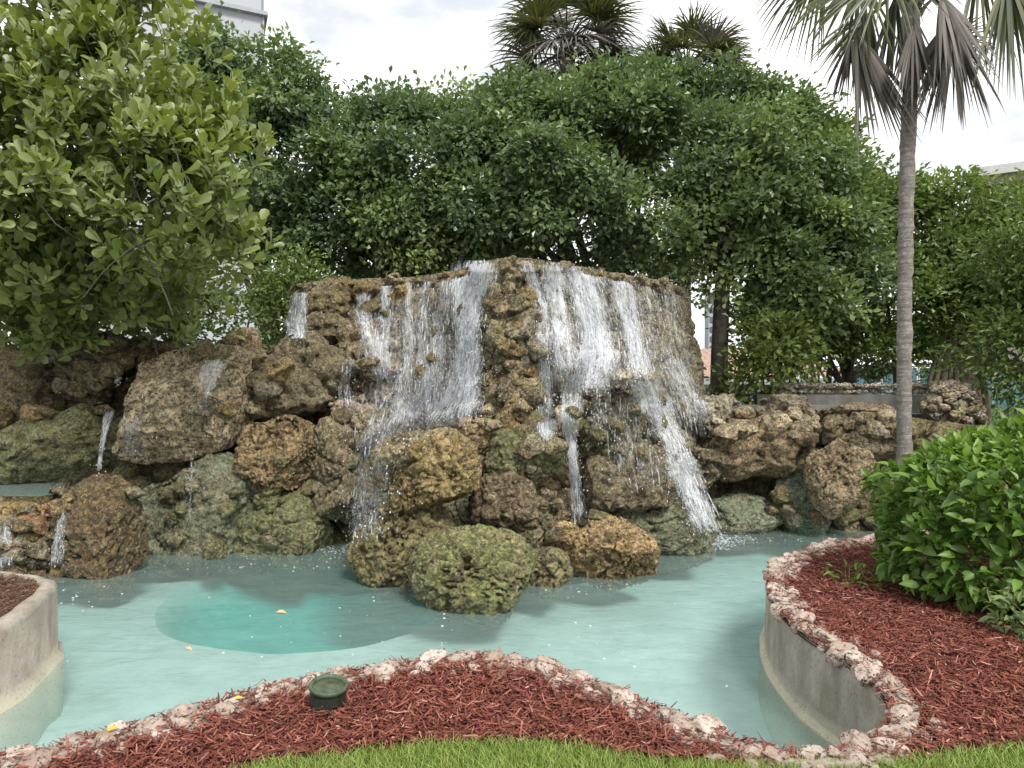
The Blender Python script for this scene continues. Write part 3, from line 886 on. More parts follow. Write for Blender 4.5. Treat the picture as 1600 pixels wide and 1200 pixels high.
boulder("small olive boulder between the orange boulder and low mossy boulder", 415, 785, 7.85, 62, 48, 0.8, MOSS, 0.7, 4, 2.6)
boulder("grey brown boulder by the waterline left of the rust brown boulder", 45, 855, 6.95, 115, 90, 0.7, GREY, 0.3, 5, 2.5, 1.3, 1.0)
boulder("reddish rock fragment beside the small left basin", 88, 797, 7.1, 62, 42, 0.8, (0.33, 0.16, 0.09), 0.0, 4, 2.5, 0.8)
boulder("ochre rock at the rim of the small left basin", 25, 800, 7.1, 95, 48, 0.7, OCHRE, 0.2, 5, 2.5, 1.2)
boulder("low brown rim rock joining the small basin to the rust boulder", 130, 775, 7.3, 110, 44, 0.8, (0.26, 0.22, 0.14), 0.4, 5, 2.5, 0.9)
# heap in front of the tall waterfall
boulder("yellow brown flat topped boulder perched on the front heap", 667, 736, 6.65, 172, 128, 0.85, (0.33, 0.24, 0.09), 0.35, 6, 2.7, 1.9, 0.6, cuts=2, warp=0.12)
boulder("dark hollowed boulder at the left of the front heap", 636, 852, 6.75, 165, 138, 0.8, (0.22, 0.175, 0.075), 0.4, 6, 2.1, 2.0, 0.7, (0, -0.5, 0), cuts=2, warp=0.14)
boulder("round mossy green boulder at the very front standing in the pool", 737, 898, 6.1, 204, 150, 0.8, (0.25, 0.235, 0.115), 1.0, 6, 2.1, 2.0, 0.5, cuts=1, warp=0.10, mat='moss_rock')
boulder("dark brown boulder wedged behind the mossy round boulder", 785, 788, 6.85, 112, 105, 0.8, (0.17, 0.12, 0.07), 0.15, 6, 2.3, 1.3, 0.5, cuts=2, warp=0.14)
boulder("large orange boulder at the waterline right of the mossy round one", 958, 868, 6.85, 140, 108, 0.8, ORANGE, 0.15, 6, 2.4, 1.8, 0.6, (0, 0.2, 0), cuts=3, warp=0.14)
boulder("small orange boulder leaning on the large orange one", 876, 846, 6.85, 62, 66, 0.8, ORANGE, 0.1, 5, 2.6, 1.2, 0.8)
boulder("small olive boulder between mossy round boulder and orange ones", 850, 892, 6.6, 76, 70, 0.8, (0.24, 0.20, 0.10), 0.5, 5, 2.6, 1.3, 0.8)
boulder("wide mossy boulder under the strong right stream", 1030, 824, 7.95, 175, 122, 0.7, (0.22, 0.21, 0.13), 0.85, 6, 2.6, 1.1, 0.7, (0, 0.15, 0), mat='green_rock')
boulder("smooth mossy boulder at the foot of the central ridge", 820, 722, 7.1, 118, 100, 0.7, (0.19, 0.18, 0.10), 0.85, 6, 2.6, 0.8, 0.7)
boulder("wet pitted brown boulder between the two right streams", 985, 742, 7.65, 140, 110, 0.6, (0.22, 0.175, 0.115), 0.35, 5, 2.6, 1.3, 0.9)
boulder("grey brown wet boulder below the yellow ledge stone", 950, 680, 7.7, 95, 80, 0.6, (0.20, 0.175, 0.10), 0.6, 5, 2.6, 1.0, 0.9)
boulder("tan boulder with a cap of water beside the main left stream", 745, 680, 7.1, 62, 56, 0.8, (0.34, 0.24, 0.13), 0.1, 5, 2.6, 0.9, 0.8)
boulder("flat pale ledge stone splitting the right cascade", 982, 592, 7.65, 68, 34, 1.2, PALE, 0.2, 5, 2.5, 0.7, 0.5)
boulder("upright brown stone high in the right cascade", 884, 556, 7.55, 38, 60, 0.8, (0.20, 0.14, 0.07), 0.2, 5, 2.6, 0.6, 0.6)
boulder("little yellow spout stone in the right cascade", 886, 648, 7.25, 40, 30, 1.6, (0.50, 0.40, 0.20), 0.0, 4, 2.5, 0.5, 0.5, (0, 0.35, 0))
boulder("brown block beneath the flat pale ledge stone", 965, 635, 7.8, 90, 60, 0.6, (0.20, 0.16, 0.085), 0.4, 5, 2.6, 1.0, 0.9)
# right side
boulder("broad brown boulder right of the strong right stream", 1180, 697, 9.15, 185, 100, 0.6, (0.24, 0.17, 0.095), 0.15, 5, 2.7, 1.3, 0.8, (0, -0.1, 0))
boulder("upright tan boulder beside the bright green shrub", 1315, 747, 8.5, 108, 122, 0.7, (0.30, 0.225, 0.13), 0.2, 6, 2.8, 0.9, 0.6, (0, 0.12, 0))
boulder("blue green algae covered boulder at the right waterline", 1247, 790, 8.95, 82, 112, 0.7, (0.16, 0.22, 0.17), 0.9, 5, 2.7, 0.6, 0.6, mat='green_rock')
boulder("low pale green boulder lapped by water near the strong stream", 1165, 808, 9.0, 120, 62, 0.7, (0.24, 0.25, 0.18), 0.8, 5, 2.4, 0.8, 0.7, mat='green_rock')
boulder("grey brown boulder on top of the right wall", 1220, 650, 9.4, 95, 64, 0.7, (0.22, 0.18, 0.13), 0.2, 5, 2.6, 1.0, 0.9)
boulder("dark boulder under the basin lip behind the palm", 1345, 685, 9.0, 130, 76, 0.7, (0.17, 0.135, 0.085), 0.3, 5, 2.6, 1.2, 0.9)
boulder("log shaped brown lip stone of the upper right basin", 1345, 641, 9.2, 118, 25, 0.6, (0.21, 0.155, 0.10), 0.1, 5, 3.0, 0.5, 0.4)
boulder("olive boulder between broad brown and upright tan boulders", 1262, 722, 9.0, 62, 62, 0.8, (0.24, 0.21, 0.12), 0.5, 5, 2.6, 1.1, 0.9)
boulder("rough grey boulder in the shadow of the waterfall's right flank", 1125, 650, 9.3, 80, 70, 0.7, GREY, 0.3, 5, 2.6, 1.1, 0.9)
boulder("dull brown boulder low at the right flank of the waterfall", 1110, 730, 8.9, 70, 70, 0.7, (0.20, 0.16, 0.10), 0.3, 5, 2.6, 1.1, 0.9)

bpy.context.view_layer.update()
DG = bpy.context.evaluated_depsgraph_get()
CAM = Vector((0, 0, EYE))
def cast(px, py):
    dr = Vector(((px - 800) / FPX, 1, -(py - HOR) / FPX)).normalized()
    ok, loc, nm, idx, ob, mtx = scene.ray_cast(DG, CAM, dr)
    return (np.array(loc), np.array(nm), ob.name) if ok else None

def depth_map(x0, x1, y0, y1, st):
    xs = np.arange(x0, x1 + 1, st); ys = np.arange(y0, y1 + 1, st)
    D = np.full((len(ys), len(xs)), np.nan)
    for a, y in enumerate(ys):
        for b, x in enumerate(xs):
            h = cast(float(x), float(y))
            if h is not None and h[0][1] < 13: D[a, b] = h[0][1]
    return xs, ys, D

def soften(D, r=2, it=2):
    D = np.where(np.isnan(D), 99, D)
    E = D.copy()
    for dy in range(-r, r + 1):
        for dx in range(-r, r + 1):
            E = np.minimum(E, np.roll(np.roll(D, dy, 0), dx, 1))
    for _ in range(it):
        S = 0
        for dy in range(-r, r + 1):
            for dx in range(-r, r + 1):
                S = S + np.roll(np.roll(E, dy, 0), dx, 1)
        E = S / (2 * r + 1) ** 2
    return E
DM = []
for bx in ((436, 1142, 402, 900), (0, 420, 540, 900), (1130, 1200, 720, 820)):
    xs, ys, D = depth_map(*bx, 4)
    DM.append((xs, ys, soften(D), D))
def dep(px, py, raw=False):
    px = np.asarray(px, float); py = np.asarray(py, float)
    out = np.full(px.shape, np.nan)
    for xs, ys, E, D in DM:
        m = (px >= xs[0]) & (px <= xs[-1]) & (py >= ys[0]) & (py <= ys[-1]) & np.isnan(out)
        if not m.any(): continue
        fx = np.clip((px[m] - xs[0]) / 4, 0, len(xs) - 1.001); fy = np.clip((py[m] - ys[0]) / 4, 0, len(ys) - 1.001)
        i, j = fy.astype(int), fx.astype(int); u, v = fx - j, fy - i
        E_ = np.minimum(np.where(np.isnan(D), 99, D), 99) if raw else E
        out[m] = E_[i, j] * (1 - u) * (1 - v) + E_[i, j + 1] * u * (1 - v) + E_[i + 1, j] * (1 - u) * v + E_[i + 1, j + 1] * u * v
    return out

# ---- small stones bedded in the faces
def bed_stones(parent, region, count, wmin, wmax, colors, aspect=(0.6, 1.0), moss=0.2):
    k = 0; tries = 0
    poly = np.array(region, float)
    mn, mx = poly.min(0), poly.max(0)
    while k < count and tries < count * 8:
        tries += 1
        x, y = random.uniform(mn[0], mx[0]), random.uniform(mn[1], mx[1])
        if not in_poly(np.array([[x, y]]), poly)[0]: continue
        h = cast(x, y)
        if h is None or h[0][1] > 12: continue
        w = random.uniform(wmin, wmax) * h[0][1] / FPX
        loc = h[0] + h[1] * w * 0.08
        c = random.choice(colors); f = random.uniform(0.8, 1.2)
        place("stone", random.choice(stone_meshes), loc, (w, w * random.uniform(0.7, 1), w * random.uniform(*aspect)), parent, None, (c[0] * f, c[1] * f, c[2] * f, moss))
        k += 1
RIDGE = [(770, 410), (835, 410), (845, 520), (850, 640), (880, 700), (780, 705), (755, 640), (770, 520)]
bed_stones(fall_rock, RIDGE, 75, 24, 48, [TAN, TAN, OCHRE, GREY, (0.36, 0.33, 0.20), BROWN], (0.7, 1.2), 0.25)
bed_stones(fall_rock, [(770, 405), (840, 405), (1060, 440), (1070, 470), (820, 430), (500, 450), (500, 440), (700, 428)], 30, 14, 30, [BROWN, TAN, OCHRE], (0.5, 0.8))
bed_stones(fall_rock, [(510, 560), (620, 560), (640, 720), (590, 760), (520, 640)], 26, 20, 48, [BROWN, TAN, GREY, DARK], (0.6, 1.0), 0.3)
bed_stones(fall_rock, [(540, 450), (740, 440), (700, 620), (600, 560)], 22, 16, 40, [BROWN, DARK, MOSS, OCHRE], (0.7, 1.3), 0.4)
bed_stones(fall_rock, [(850, 620), (1080, 610), (1090, 800), (900, 820), (800, 760)], 34, 18, 46, [BROWN, DARK, MOSS, GREY], (0.6, 1.0), 0.5)
bed_stones(fall_rock, [(730, 760), (870, 740), (900, 830), (740, 850)], 16, 16, 34, [BROWN, TAN, DARK], (0.6, 1.0), 0.1)
bed_stones(right_rock, [(1110, 635), (1420, 650), (1420, 690), (1110, 680)], 40, 22, 50, [GREY, TAN, BROWN, PALE], (0.5, 0.9), 0.15)
bed_stones(right_rock, [(1190, 760), (1270, 780), (1370, 800), (1370, 830), (1180, 820)], 10, 18, 40, [BROWN, GREY, MOSS], (0.6, 0.9), 0.4)
bed_stones(left_rock, [(0, 540), (420, 530), (500, 560), (480, 640), (380, 640), (0, 660)], 26, 24, 60, [BROWN, DARK, GREY, OCHRE], (0.5, 1.0), 0.3)
bed_stones(left_rock, [(170, 700), (560, 690), (560, 850), (220, 880), (170, 800)], 24, 22, 48, [BROWN, DARK, GREY, MOSS], (0.6, 1.0), 0.5)
bed_stones(left_rock, [(0, 780), (110, 780), (100, 900), (0, 900)], 18, 20, 46, [OCHRE, BROWN, GREY, (0.32, 0.18, 0.11)], (0.5, 0.9), 0.2)
def one_stone(parent, px, py, w, h, col, moss=0.0, label=None):
    q = cast(px, py)
    W_ = w * q[0][1] / FPX; H_ = h * q[0][1] / FPX
    o = place("stone", random.choice(stone_meshes), q[0] - np.array([0, -0.02, 0]), (W_, W_ * 0.9, H_), parent, (0, 0, random.uniform(0, 6.28)), (*col, moss))
    if label: o["label"] = label
one_stone(left_rock, 393, 637, 27, 27, (0.42, 0.38, 0.27), 0.1, "round pale stone")
one_stone(fall_rock, 854, 774, 32, 38, (0.60, 0.50, 0.33), 0, "pale cream stone")
one_stone(fall_rock, 757, 728, 34, 44, (0.42, 0.34, 0.22), 0, "pale wedge shaped stone")
one_stone(fall_rock, 793, 660, 28, 30, TAN)
one_stone(fall_rock, 790, 468, 34, 34, (0.36, 0.27, 0.18))
one_stone(fall_rock, 815, 605, 30, 44, (0.27, 0.20, 0.12))
one_stone(fall_rock, 800, 404, 14, 10, (0.30, 0.2, 0.13)); one_stone(fall_rock, 826, 406, 12, 9, (0.3, 0.19, 0.14)); one_stone(fall_rock, 938, 424, 16, 16, (0.3, 0.19, 0.10))

# small upper basin on the left and its water
q = [P(-90, 752, 8.0), P(110, 752, 8.0), P(100, 785, 7.2), P(60, 800, 7.0), P(-90, 790, 7.0)]
zb = 0.33
o = poly_mesh("basin_water", [[(v[0], v[1]) for v in q]], zb, M['basin_water']); tag(o, kind="structure")

# ------------------------------------------------------------------ falling water
def ray(px, py, d):
    return np.stack([(px - 800) / FPX * d, d, EYE - (py - HOR) / FPX * d], -1)

def stream(label_or_none, path, parent, veil=1.0, dens=1.0, off=0.045, sheet=True, smin=0.5, smax=2.0, spread=1.0):
    """path: photo points with widths; the water hugs the rock found under them"""
    path = np.array(path, float)
    Ln = np.linalg.norm(np.diff(path[:, :2], axis=0), axis=1).sum()
    n = max(8, int(Ln / 5))
    p = smooth_path(path, n)
    t = np.linspace(0, 1, n)
    parts = []
    if sheet:
        nc = 9
        u = np.linspace(-0.5, 0.5, nc)
        wob = 1 + 0.25 * vnoise(np.stack([t * Ln / 40, t * 0 + path[0, 0], t * 0], 1), 3)
        X = p[:, 0:1] + u[None] * (p[:, 2] * 1.3 * wob)[:, None]
        Y = np.repeat(p[:, 1:2], nc, 1)
        D = dep(X.ravel(), Y.ravel()).reshape(X.shape)
        D = np.where(np.isnan(D) | (D > 14), np.nanmedian(D[D < 14]) if (D < 14).any() else 8, D) - off
        V = ray(X, Y, D).reshape(-1, 3)
        i, j = np.meshgrid(np.arange(n - 1), np.arange(nc - 1), indexing='ij')
        F = np.stack([i * nc + j, (i + 1) * nc + j, (i + 1) * nc + j + 1, i * nc + j + 1], -1).reshape(-1, 4)
        fl = np.stack([(X - p[:, 0:1]) / 130 + path[0, 0], Y / 130, 0 * X], -1).reshape(-1, 3)
        ve = (veil * np.minimum(1, (1 - (2 * np.abs(u)) ** 2) * 1.6)[None] * np.minimum(1, np.minimum(t * 9 + 0.3, (1 - t) * 5))[:, None]).reshape(-1)
        so = mk("water_stream", V, F, M['fall'], parent, True, {"flow": fl, "veil": ve})
        V2 = ray(p[:, 0:1] + (X - p[:, 0:1]) * 0.8, Y, D - 0.03).reshape(-1, 3)
        mk("water_veil", V2, F, M['fall'], so, True, {"flow": fl + [31.7, 5.3, 0], "veil": ve * 0.85}, loc=LOC[so.name])
    ns = int(Ln * np.mean(path[:, 2]) / 60 * dens)
    if ns < 1: return
    st = RNG.uniform(-0.05, 0.9, ns); ln = RNG.gamma(2.0, 0.022, ns).clip(0.015, 0.15) * 180 / max(Ln, 120)
    lat = np.clip(RNG.normal(0, 0.27 * spread, ns), -0.6, 0.6)
    wd = RNG.uniform(smin, smax, ns) * 0.5
    rows = 7
    tt = np.clip(st[:, None] + ln[:, None] * np.linspace(0, 1, rows)[None], 0, 1)
    ix = tt * (n - 1); i0 = np.clip(ix.astype(int), 0, n - 2); f = (ix - i0)[..., None]
    q = p[i0] * (1 - f) + p[i0 + 1] * f
    wig = np.cumsum(RNG.normal(0, 0.22, (ns, rows)), 1)
    X = q[..., 0] + lat[:, None] * q[..., 2] + wig; Y = q[..., 1]
    prof = np.array([0.15, 0.7, 1.0, 0.9, 1.0, 0.6, 0.1]) * RNG.uniform(0.5, 1.3, (ns, rows)) * wd[:, None]
    D = dep(X.ravel(), Y.ravel()).reshape(X.shape)
    ok = ~(np.isnan(D).any(1) | (D > 14).any(1) | (np.ptp(D, axis=1) > 0.9))
    X, Y, D, prof = X[ok], Y[ok], D[ok], prof[ok]
    ns = len(X)
    if ns == 0: return
    D = D - off - RNG.exponential(0.035, (ns, 1)) - RNG.normal(0, 0.006, D.shape)
    V = np.stack([ray(X - prof, Y, D), ray(X, Y, D - 0.012), ray(X + prof, Y, D)], 2).reshape(-1, 3)
    b = np.arange(ns)[:, None, None] * (rows * 3)
    base = []
    for r in range(rows - 1):
        base += [[r * 3, (r + 1) * 3, (r + 1) * 3 + 1, r * 3 + 1], [r * 3 + 1, (r + 1) * 3 + 1, (r + 1) * 3 + 2, r * 3 + 2]]
    F = (np.array(base)[None] + b).reshape(-1, 4)
    return V, F

STR = []
def falls(obj_label, specs, loc, group="water of the rock waterfall"):
    e = empty("waterfall", loc, obj_label, "waterfall", group)
    acc = []
    for sp in specs:
        r = stream(None, sp['p'], e, sp.get('veil', 1), sp.get('dens', 1), sp.get('off', 0.045), sp.get('sheet', True), sp.get('smin', 0.5), sp.get('smax', 2.2), sp.get('spread', 1.0))
        if r is not None: acc.append(r)
        STR.append(sp['p'])
    if acc:
        V, F = join(acc)
        o = mk("water_strands", V, F, M['strand'], e)
        o["kind"] = "stuff"
    return e
falls("thin white water curtains on the waterfall's left face", [
    dict(p=[(572, 442, 18), (566, 480, 22), (575, 520, 26), (590, 570, 30), (600, 600, 26)], dens=0.9, veil=0.8),
    dict(p=[(604, 440, 16), (602, 490, 20), (598, 540, 22), (602, 590, 24)], dens=1.0, veil=0.85),
    dict(p=[(640, 438, 14), (636, 480, 14), (640, 540, 16), (632, 600, 30), (628, 660, 50), (610, 700, 50)], dens=0.9, veil=0.7),
    dict(p=[(668, 438, 16), (660, 490, 18), (662, 560, 26), (660, 620, 40), (650, 680, 60)], dens=0.8, veil=0.7),
    dict(p=[(700, 430, 20), (690, 480, 24), (684, 540, 30), (676, 600, 40), (668, 660, 56)], dens=0.9, veil=0.75),
    dict(p=[(620, 610, 60), (600, 680, 70), (580, 750, 50), (575, 820, 40)], dens=0.35, veil=0.4),
    dict(p=[(545, 560, 18), (540, 600, 24), (545, 640, 26)], dens=0.6, veil=0.5),
    dict(p=[(660, 440, 170), (655, 500, 170), (650, 570, 170), (640, 640, 170), (620, 700, 130)], dens=0.18, veil=0.55, off=0.03),
    dict(p=[(590, 660, 70), (582, 740, 60), (572, 800, 50), (568, 850, 60)], dens=0.5, veil=0.6),
], PZ(640, 8.2, -0.45))
falls("broad white main stream beside the waterfall's central ridge", [
    dict(p=[(745, 407, 58), (737, 440, 62), (731, 480, 54), (729, 520, 46), (730, 560, 44), (724, 600, 54), (710, 640, 74), (694, 672, 90)], dens=2.6, veil=1.2, smax=2.6),
    dict(p=[(752, 410, 26), (740, 460, 34), (733, 520, 34), (735, 570, 34), (722, 630, 56)], dens=2.0, veil=1.2, sheet=False, smax=3.2, off=0.07),
], PZ(735, 7.5, -0.45))
falls("white water curtain on the waterfall's right face above the ledge stone", [
    dict(p=[(822, 408, 18), (832, 440, 20), (846, 490, 22), (850, 540, 24), (852, 600, 26), (852, 650, 30), (850, 690, 30)], dens=1.3, veil=1.0),
    dict(p=[(862, 410, 26), (866, 450, 30), (874, 500, 34), (880, 560, 36), (880, 620, 34)], dens=1.2, veil=0.95),
    dict(p=[(905, 416, 44), (914, 450, 44), (926, 500, 46), (932, 545, 52), (936, 575, 60)], dens=2.2, veil=1.15, smax=2.6),
    dict(p=[(968, 430, 38), (976, 465, 38), (986, 510, 34), (996, 560, 34), (1004, 600, 34)], dens=1.8, veil=1.1),
    dict(p=[(932, 545, 56), (930, 566, 74), (926, 590, 76), (922, 615, 60)], dens=1.6, veil=0.95, smax=2.6, off=0.08),
    dict(p=[(892, 585, 26), (893, 620, 30), (892, 650, 30)], dens=1.2, veil=0.9),
    dict(p=[(884, 640, 36), (890, 670, 24), (894, 710, 20), (900, 760, 20), (906, 820, 26)], dens=2.0, veil=1.1, off=0.06),
    dict(p=[(855, 655, 36), (854, 690, 34)], dens=1.6, veil=1.0),
    dict(p=[(900, 425, 150), (920, 480, 160), (930, 540, 170), (940, 620, 160)], dens=0.2, veil=0.55, off=0.03),
    dict(p=[(985, 620, 60), (990, 690, 90), (1000, 770, 90)], dens=0.3, veil=0.4, off=0.03),
    dict(p=[(940, 600, 40), (938, 650, 44), (944, 700, 40)], dens=0.5, veil=0.4),
], PZ(900, 7.5, -0.45))
falls("strong slanting white stream running off the ledge into the pool", [
    dict(p=[(1004, 590, 40), (1020, 630, 52), (1042, 670, 52), (1062, 715, 46), (1080, 765, 42), (1100, 815, 44), (1112, 840, 46)], dens=2.0, veil=1.0, smax=2.8, off=0.06),
    dict(p=[(1010, 600, 24), (1030, 640, 30), (1052, 690, 30), (1074, 750, 28), (1100, 815, 30)], dens=2.0, veil=1.2, sheet=False, smax=3.2, off=0.09),
], PZ(1060, 8.0, -0.45))
falls("thin veils of water on the waterfall's far right flank", [
    dict(p=[(1000, 438, 40), (1015, 500, 46), (1030, 560, 50), (1050, 620, 60), (1070, 690, 60)], dens=0.6, veil=0.5),
    dict(p=[(1040, 446, 36), (1055, 510, 40), (1066, 570, 44), (1080, 630, 50), (1092, 690, 50)], dens=0.55, veil=0.5),
    dict(p=[(1050, 560, 30), (1075, 610, 40), (1095, 660, 44)], dens=0.9, veil=0.7),
], PZ(1070, 9.0, -0.45))
falls("narrow grey white stream at the waterfall's far left shoulder", [
    dict(p=[(466, 455, 24), (462, 480, 30), (460, 520, 32), (458, 530, 32)], dens=1.4, veil=1.1),
], PZ(462, 9.3, 0.6))
falls("trickles running over the broad pale slab", [
    dict(p=[(338, 562, 30), (330, 580, 36), (322, 620, 10), (320, 650, 6)], dens=1.2, veil=0.8, off=0.03),
    dict(p=[(190, 560, 12), (186, 585, 10), (182, 600, 10)], dens=1.4, veil=0.9),
    dict(p=[(172, 640, 14), (160, 690, 10), (154, 740, 8)], dens=2.0, veil=1.1),
    dict(p=[(205, 650, 40), (208, 680, 44), (210, 720, 40)], dens=0.7, veil=0.5),
    dict(p=[(300, 700, 8), (298, 760, 6), (296, 820, 6)], dens=0.9, veil=0.5),
    dict(p=[(100, 800, 14), (92, 840, 16), (88, 890, 20)], dens=1.4, veil=0.8),
    dict(p=[(8, 820, 20), (6, 860, 24), (4, 890, 30)], dens=1.4, veil=0.8),
], PZ(250, 7.6, -0.45))

# spray drops and foam flecks
dv, df_ = ico(1)
def drops(name, pts, rad, mat, label, flat=1.0):
    n = len(pts)
    V = (pts[:, None, :] + dv[None] * np.stack([rad, rad, rad * flat], 1)[:, None, :]).reshape(-1, 3)
    F = (df_[None] + (np.arange(n) * len(dv))[:, None, None]).reshape(-1, 3)
    o = mk(name, V, F, mat, None, True, None, loc=(0, 0, 0))
    return tag(o, label, "spray", None, "stuff")
pts, rad = [], []
for path, cnt in zip(STR, [60, 60, 110, 120, 140, 160, 40, 200, 160, 420, 260, 160, 160, 260, 160, 500, 120, 200, 80, 200, 160, 60, 420, 200, 90, 90, 120, 60] + [25] * 9):
    p = smooth_path(np.array(path, float), 40)
    k = np.clip((RNG.beta(2.2, 1.3, cnt) * 39).astype(int), 0, 39)
    x = p[k, 0] + RNG.normal(0, 0.55, cnt) * p[k, 2]; y = p[k, 1] + RNG.normal(0, 5, cnt)
    d = dep(x, y)
    ok = ~np.isnan(d) & (d < 13)
    d = d - np.abs(RNG.normal(0.05, 0.10, cnt))
    q = ray(x, y, d)[ok]
    pts.append(q); rad.append(RNG.gamma(2.0, 0.0014, len(q)).clip(0.0012, 0.007))
drops("spray", np.concatenate(pts), np.concatenate(rad), M['foam'], "white spray drops flying round the falling water", 1.6)
pts, rad = [], []
for cx, cy, rx, ry, cnt in ((1115, 845, 60, 14, 1100), (1180, 835, 90, 14, 120), (565, 862, 60, 14, 600), (900, 915, 90, 16, 60), (380, 880, 170, 16, 120), (90, 930, 90, 16, 60), (640, 980, 500, 90, 110)):
    x = RNG.normal(cx, rx * 0.5, cnt); y = RNG.normal(cy, ry * 0.5, cnt)
    d = FPX * (EYE - WZ) / (np.maximum(y, 812) - HOR)
    q = np.stack([(x - 800) / FPX * d, d, np.full(cnt, WZ + 0.003)], 1)
    pts.append(q); rad.append(RNG.gamma(2.0, 0.0028, cnt).clip(0.002, 0.014))
pts = np.concatenate(pts); rad = np.concatenate(rad)
kp = in_poly(pts[:, :2], pool_hole)
drops("foam", pts[kp], rad[kp], M['foam'], "white foam flecks floating on the pool", 0.25)

# ------------------------------------------------------------------ upper right basin, low wall, stone heap
basin = empty("basin_wall", PZ(1330, 10.8, 0), "low grey basin wall capped with rubble stones behind the right rocks", "wall")
a_, b_ = P(1180, 620, 11.0), P(1460, 612, 10.6)
def beam(a, b, z0, z1, th):
    a = np.array(a[:2]); b = np.array(b[:2]); t = (b - a) / np.linalg.norm(b - a); nn = np.array([-t[1], t[0]]) * th / 2
    c = [a - nn, b - nn, b + nn, a + nn]
    return np.array([[*v, z0] for v in c] + [[*v, z1] for v in c])
mk("concrete_face", beam(a_, b_, 0.0, 1.33, 0.3), BOXF, M['grey_concrete'], basin, False)
mk("ledge", beam(P(1090, 620, 10.1), P(1300, 620, 10.1), 0.3, 1.18, 0.7), BOXF, M['grey_concrete'], basin, False)
for k in range(62):
    t = (k // 2) / 30
    q = a_ * (1 - t) + b_ * t
    w = random.uniform(0.11, 0.17)
    if 1205 < 800 + q[0] / q[1] * FPX:
        place("stone", random.choice(stone_meshes), (q[0], q[1] - 0.1 - 0.04 * (k % 2), 1.38 + 0.10 * (k % 2) * 0.9), (w * 1.2, w, w * 0.75), basin, None, (*random.choice([(0.48, 0.44, 0.40), (0.36, 0.33, 0.30), (0.58, 0.53, 0.48)]), 0.05))
o = poly_mesh("basin_water_upper", [[tuple(P(1290, 630, 9.6)[:2]), tuple(P(1440, 630, 9.4)[:2]), tuple(P(1450, 630, 10.5)[:2]), tuple(P(1290, 630, 10.7)[:2])]], 1.08, M['basin_water']); tag(o, kind="structure")

heap = empty("stone_heap", PZ(1483, 9.6, 0), "rounded heap of pinkish rubble stones behind the palm trunk", "stone heap")
c = P(1483, 655, 9.6)
V, F = rock_shape(4, 77, (0.80, 0.7, 1.25), 0.6, 0.8)
o = mk("core", V + c + [0, 0, -0.1], F, M['rock'], heap); o.color = (*GREY, 0.1)
for k in range(70):
    th, ph = random.uniform(math.pi, 2 * math.pi), random.uniform(-0.15, 1.45)
    w = random.uniform(0.10, 0.19)
    q = c + np.array([0.40 * math.cos(th) * math.cos(ph), 0.36 * math.sin(th) * math.cos(ph), 0.56 * math.sin(ph) - 0.05])
    place("stone", random.choice(stone_meshes), q, (w * 1.15, w, w * 0.8), heap, None, (*random.choice([(0.50, 0.42, 0.36), (0.42, 0.36, 0.31), (0.56, 0.49, 0.43), (0.40, 0.36, 0.20)]), 0.1))

# ------------------------------------------------------------------ foliage tools
def frames(axis, nrm):
    a = axis / (np.linalg.norm(axis, axis=1)[:, None] + 1e-9)
    b = np.cross(nrm, a); b /= np.linalg.norm(b, axis=1)[:, None] + 1e-9
    return a, b, np.cross(a, b)

RHOMB = (np.array([[0, 0, 0], [0.58, -0.5, 0.12], [1, 0, -0.08], [0.58, 0.5, 0.12]]), [np.array([[0, 1, 2], [0, 2, 3]])])
def leaf_template(ts, ws, fold, curl):
    v = []
    for t, w in zip(ts, ws):
        z = -curl * t * t
        v += [[t, -w / 2, z + fold * w], [t, 0, z], [t, w / 2, z + fold * w]]
    v = np.array(v)
    f = []
    for r in range(len(ts) - 1):
        f += [[r * 3, r * 3 + 1, (r + 1) * 3 + 1, (r + 1) * 3], [r * 3 + 1, r * 3 + 2, (r + 1) * 3 + 2, (r + 1) * 3 + 1]]
    return v, [np.array(f)]
OBOV = leaf_template([0, 0.35, 0.68, 0.9, 1.0], [0.10, 0.60, 1.0, 0.82, 0.28], 0.10, 0.10)
OVAL = leaf_template([0, 0.18, 0.4, 0.62, 0.82, 1.0], [0.08, 0.72, 1.0, 0.86, 0.48, 0.02], 0.14, 0.22)

def leaves(tmpl, c, axis, nrm, L, Wd, tint):
    v, fs = tmpl
    a, b, nn = frames(axis, nrm)
    n, m = len(c), len(v)
    V = (c[:, None] + a[:, None] * (v[None, :, 0] * L[:, None])[..., None] + b[:, None] * (v[None, :, 1] * Wd[:, None])[..., None] + nn[:, None] * (v[None, :, 2] * L[:, None])[..., None]).reshape(-1, 3)
    F = [(f[None] + (np.arange(n) * m)[:, None, None]).reshape(-1, f.shape[1]) for f in fs]
    return V, F, np.repeat(tint, m)

def unit(v): return v / (np.linalg.norm(v, axis=-1, keepdims=True) + 1e-9)

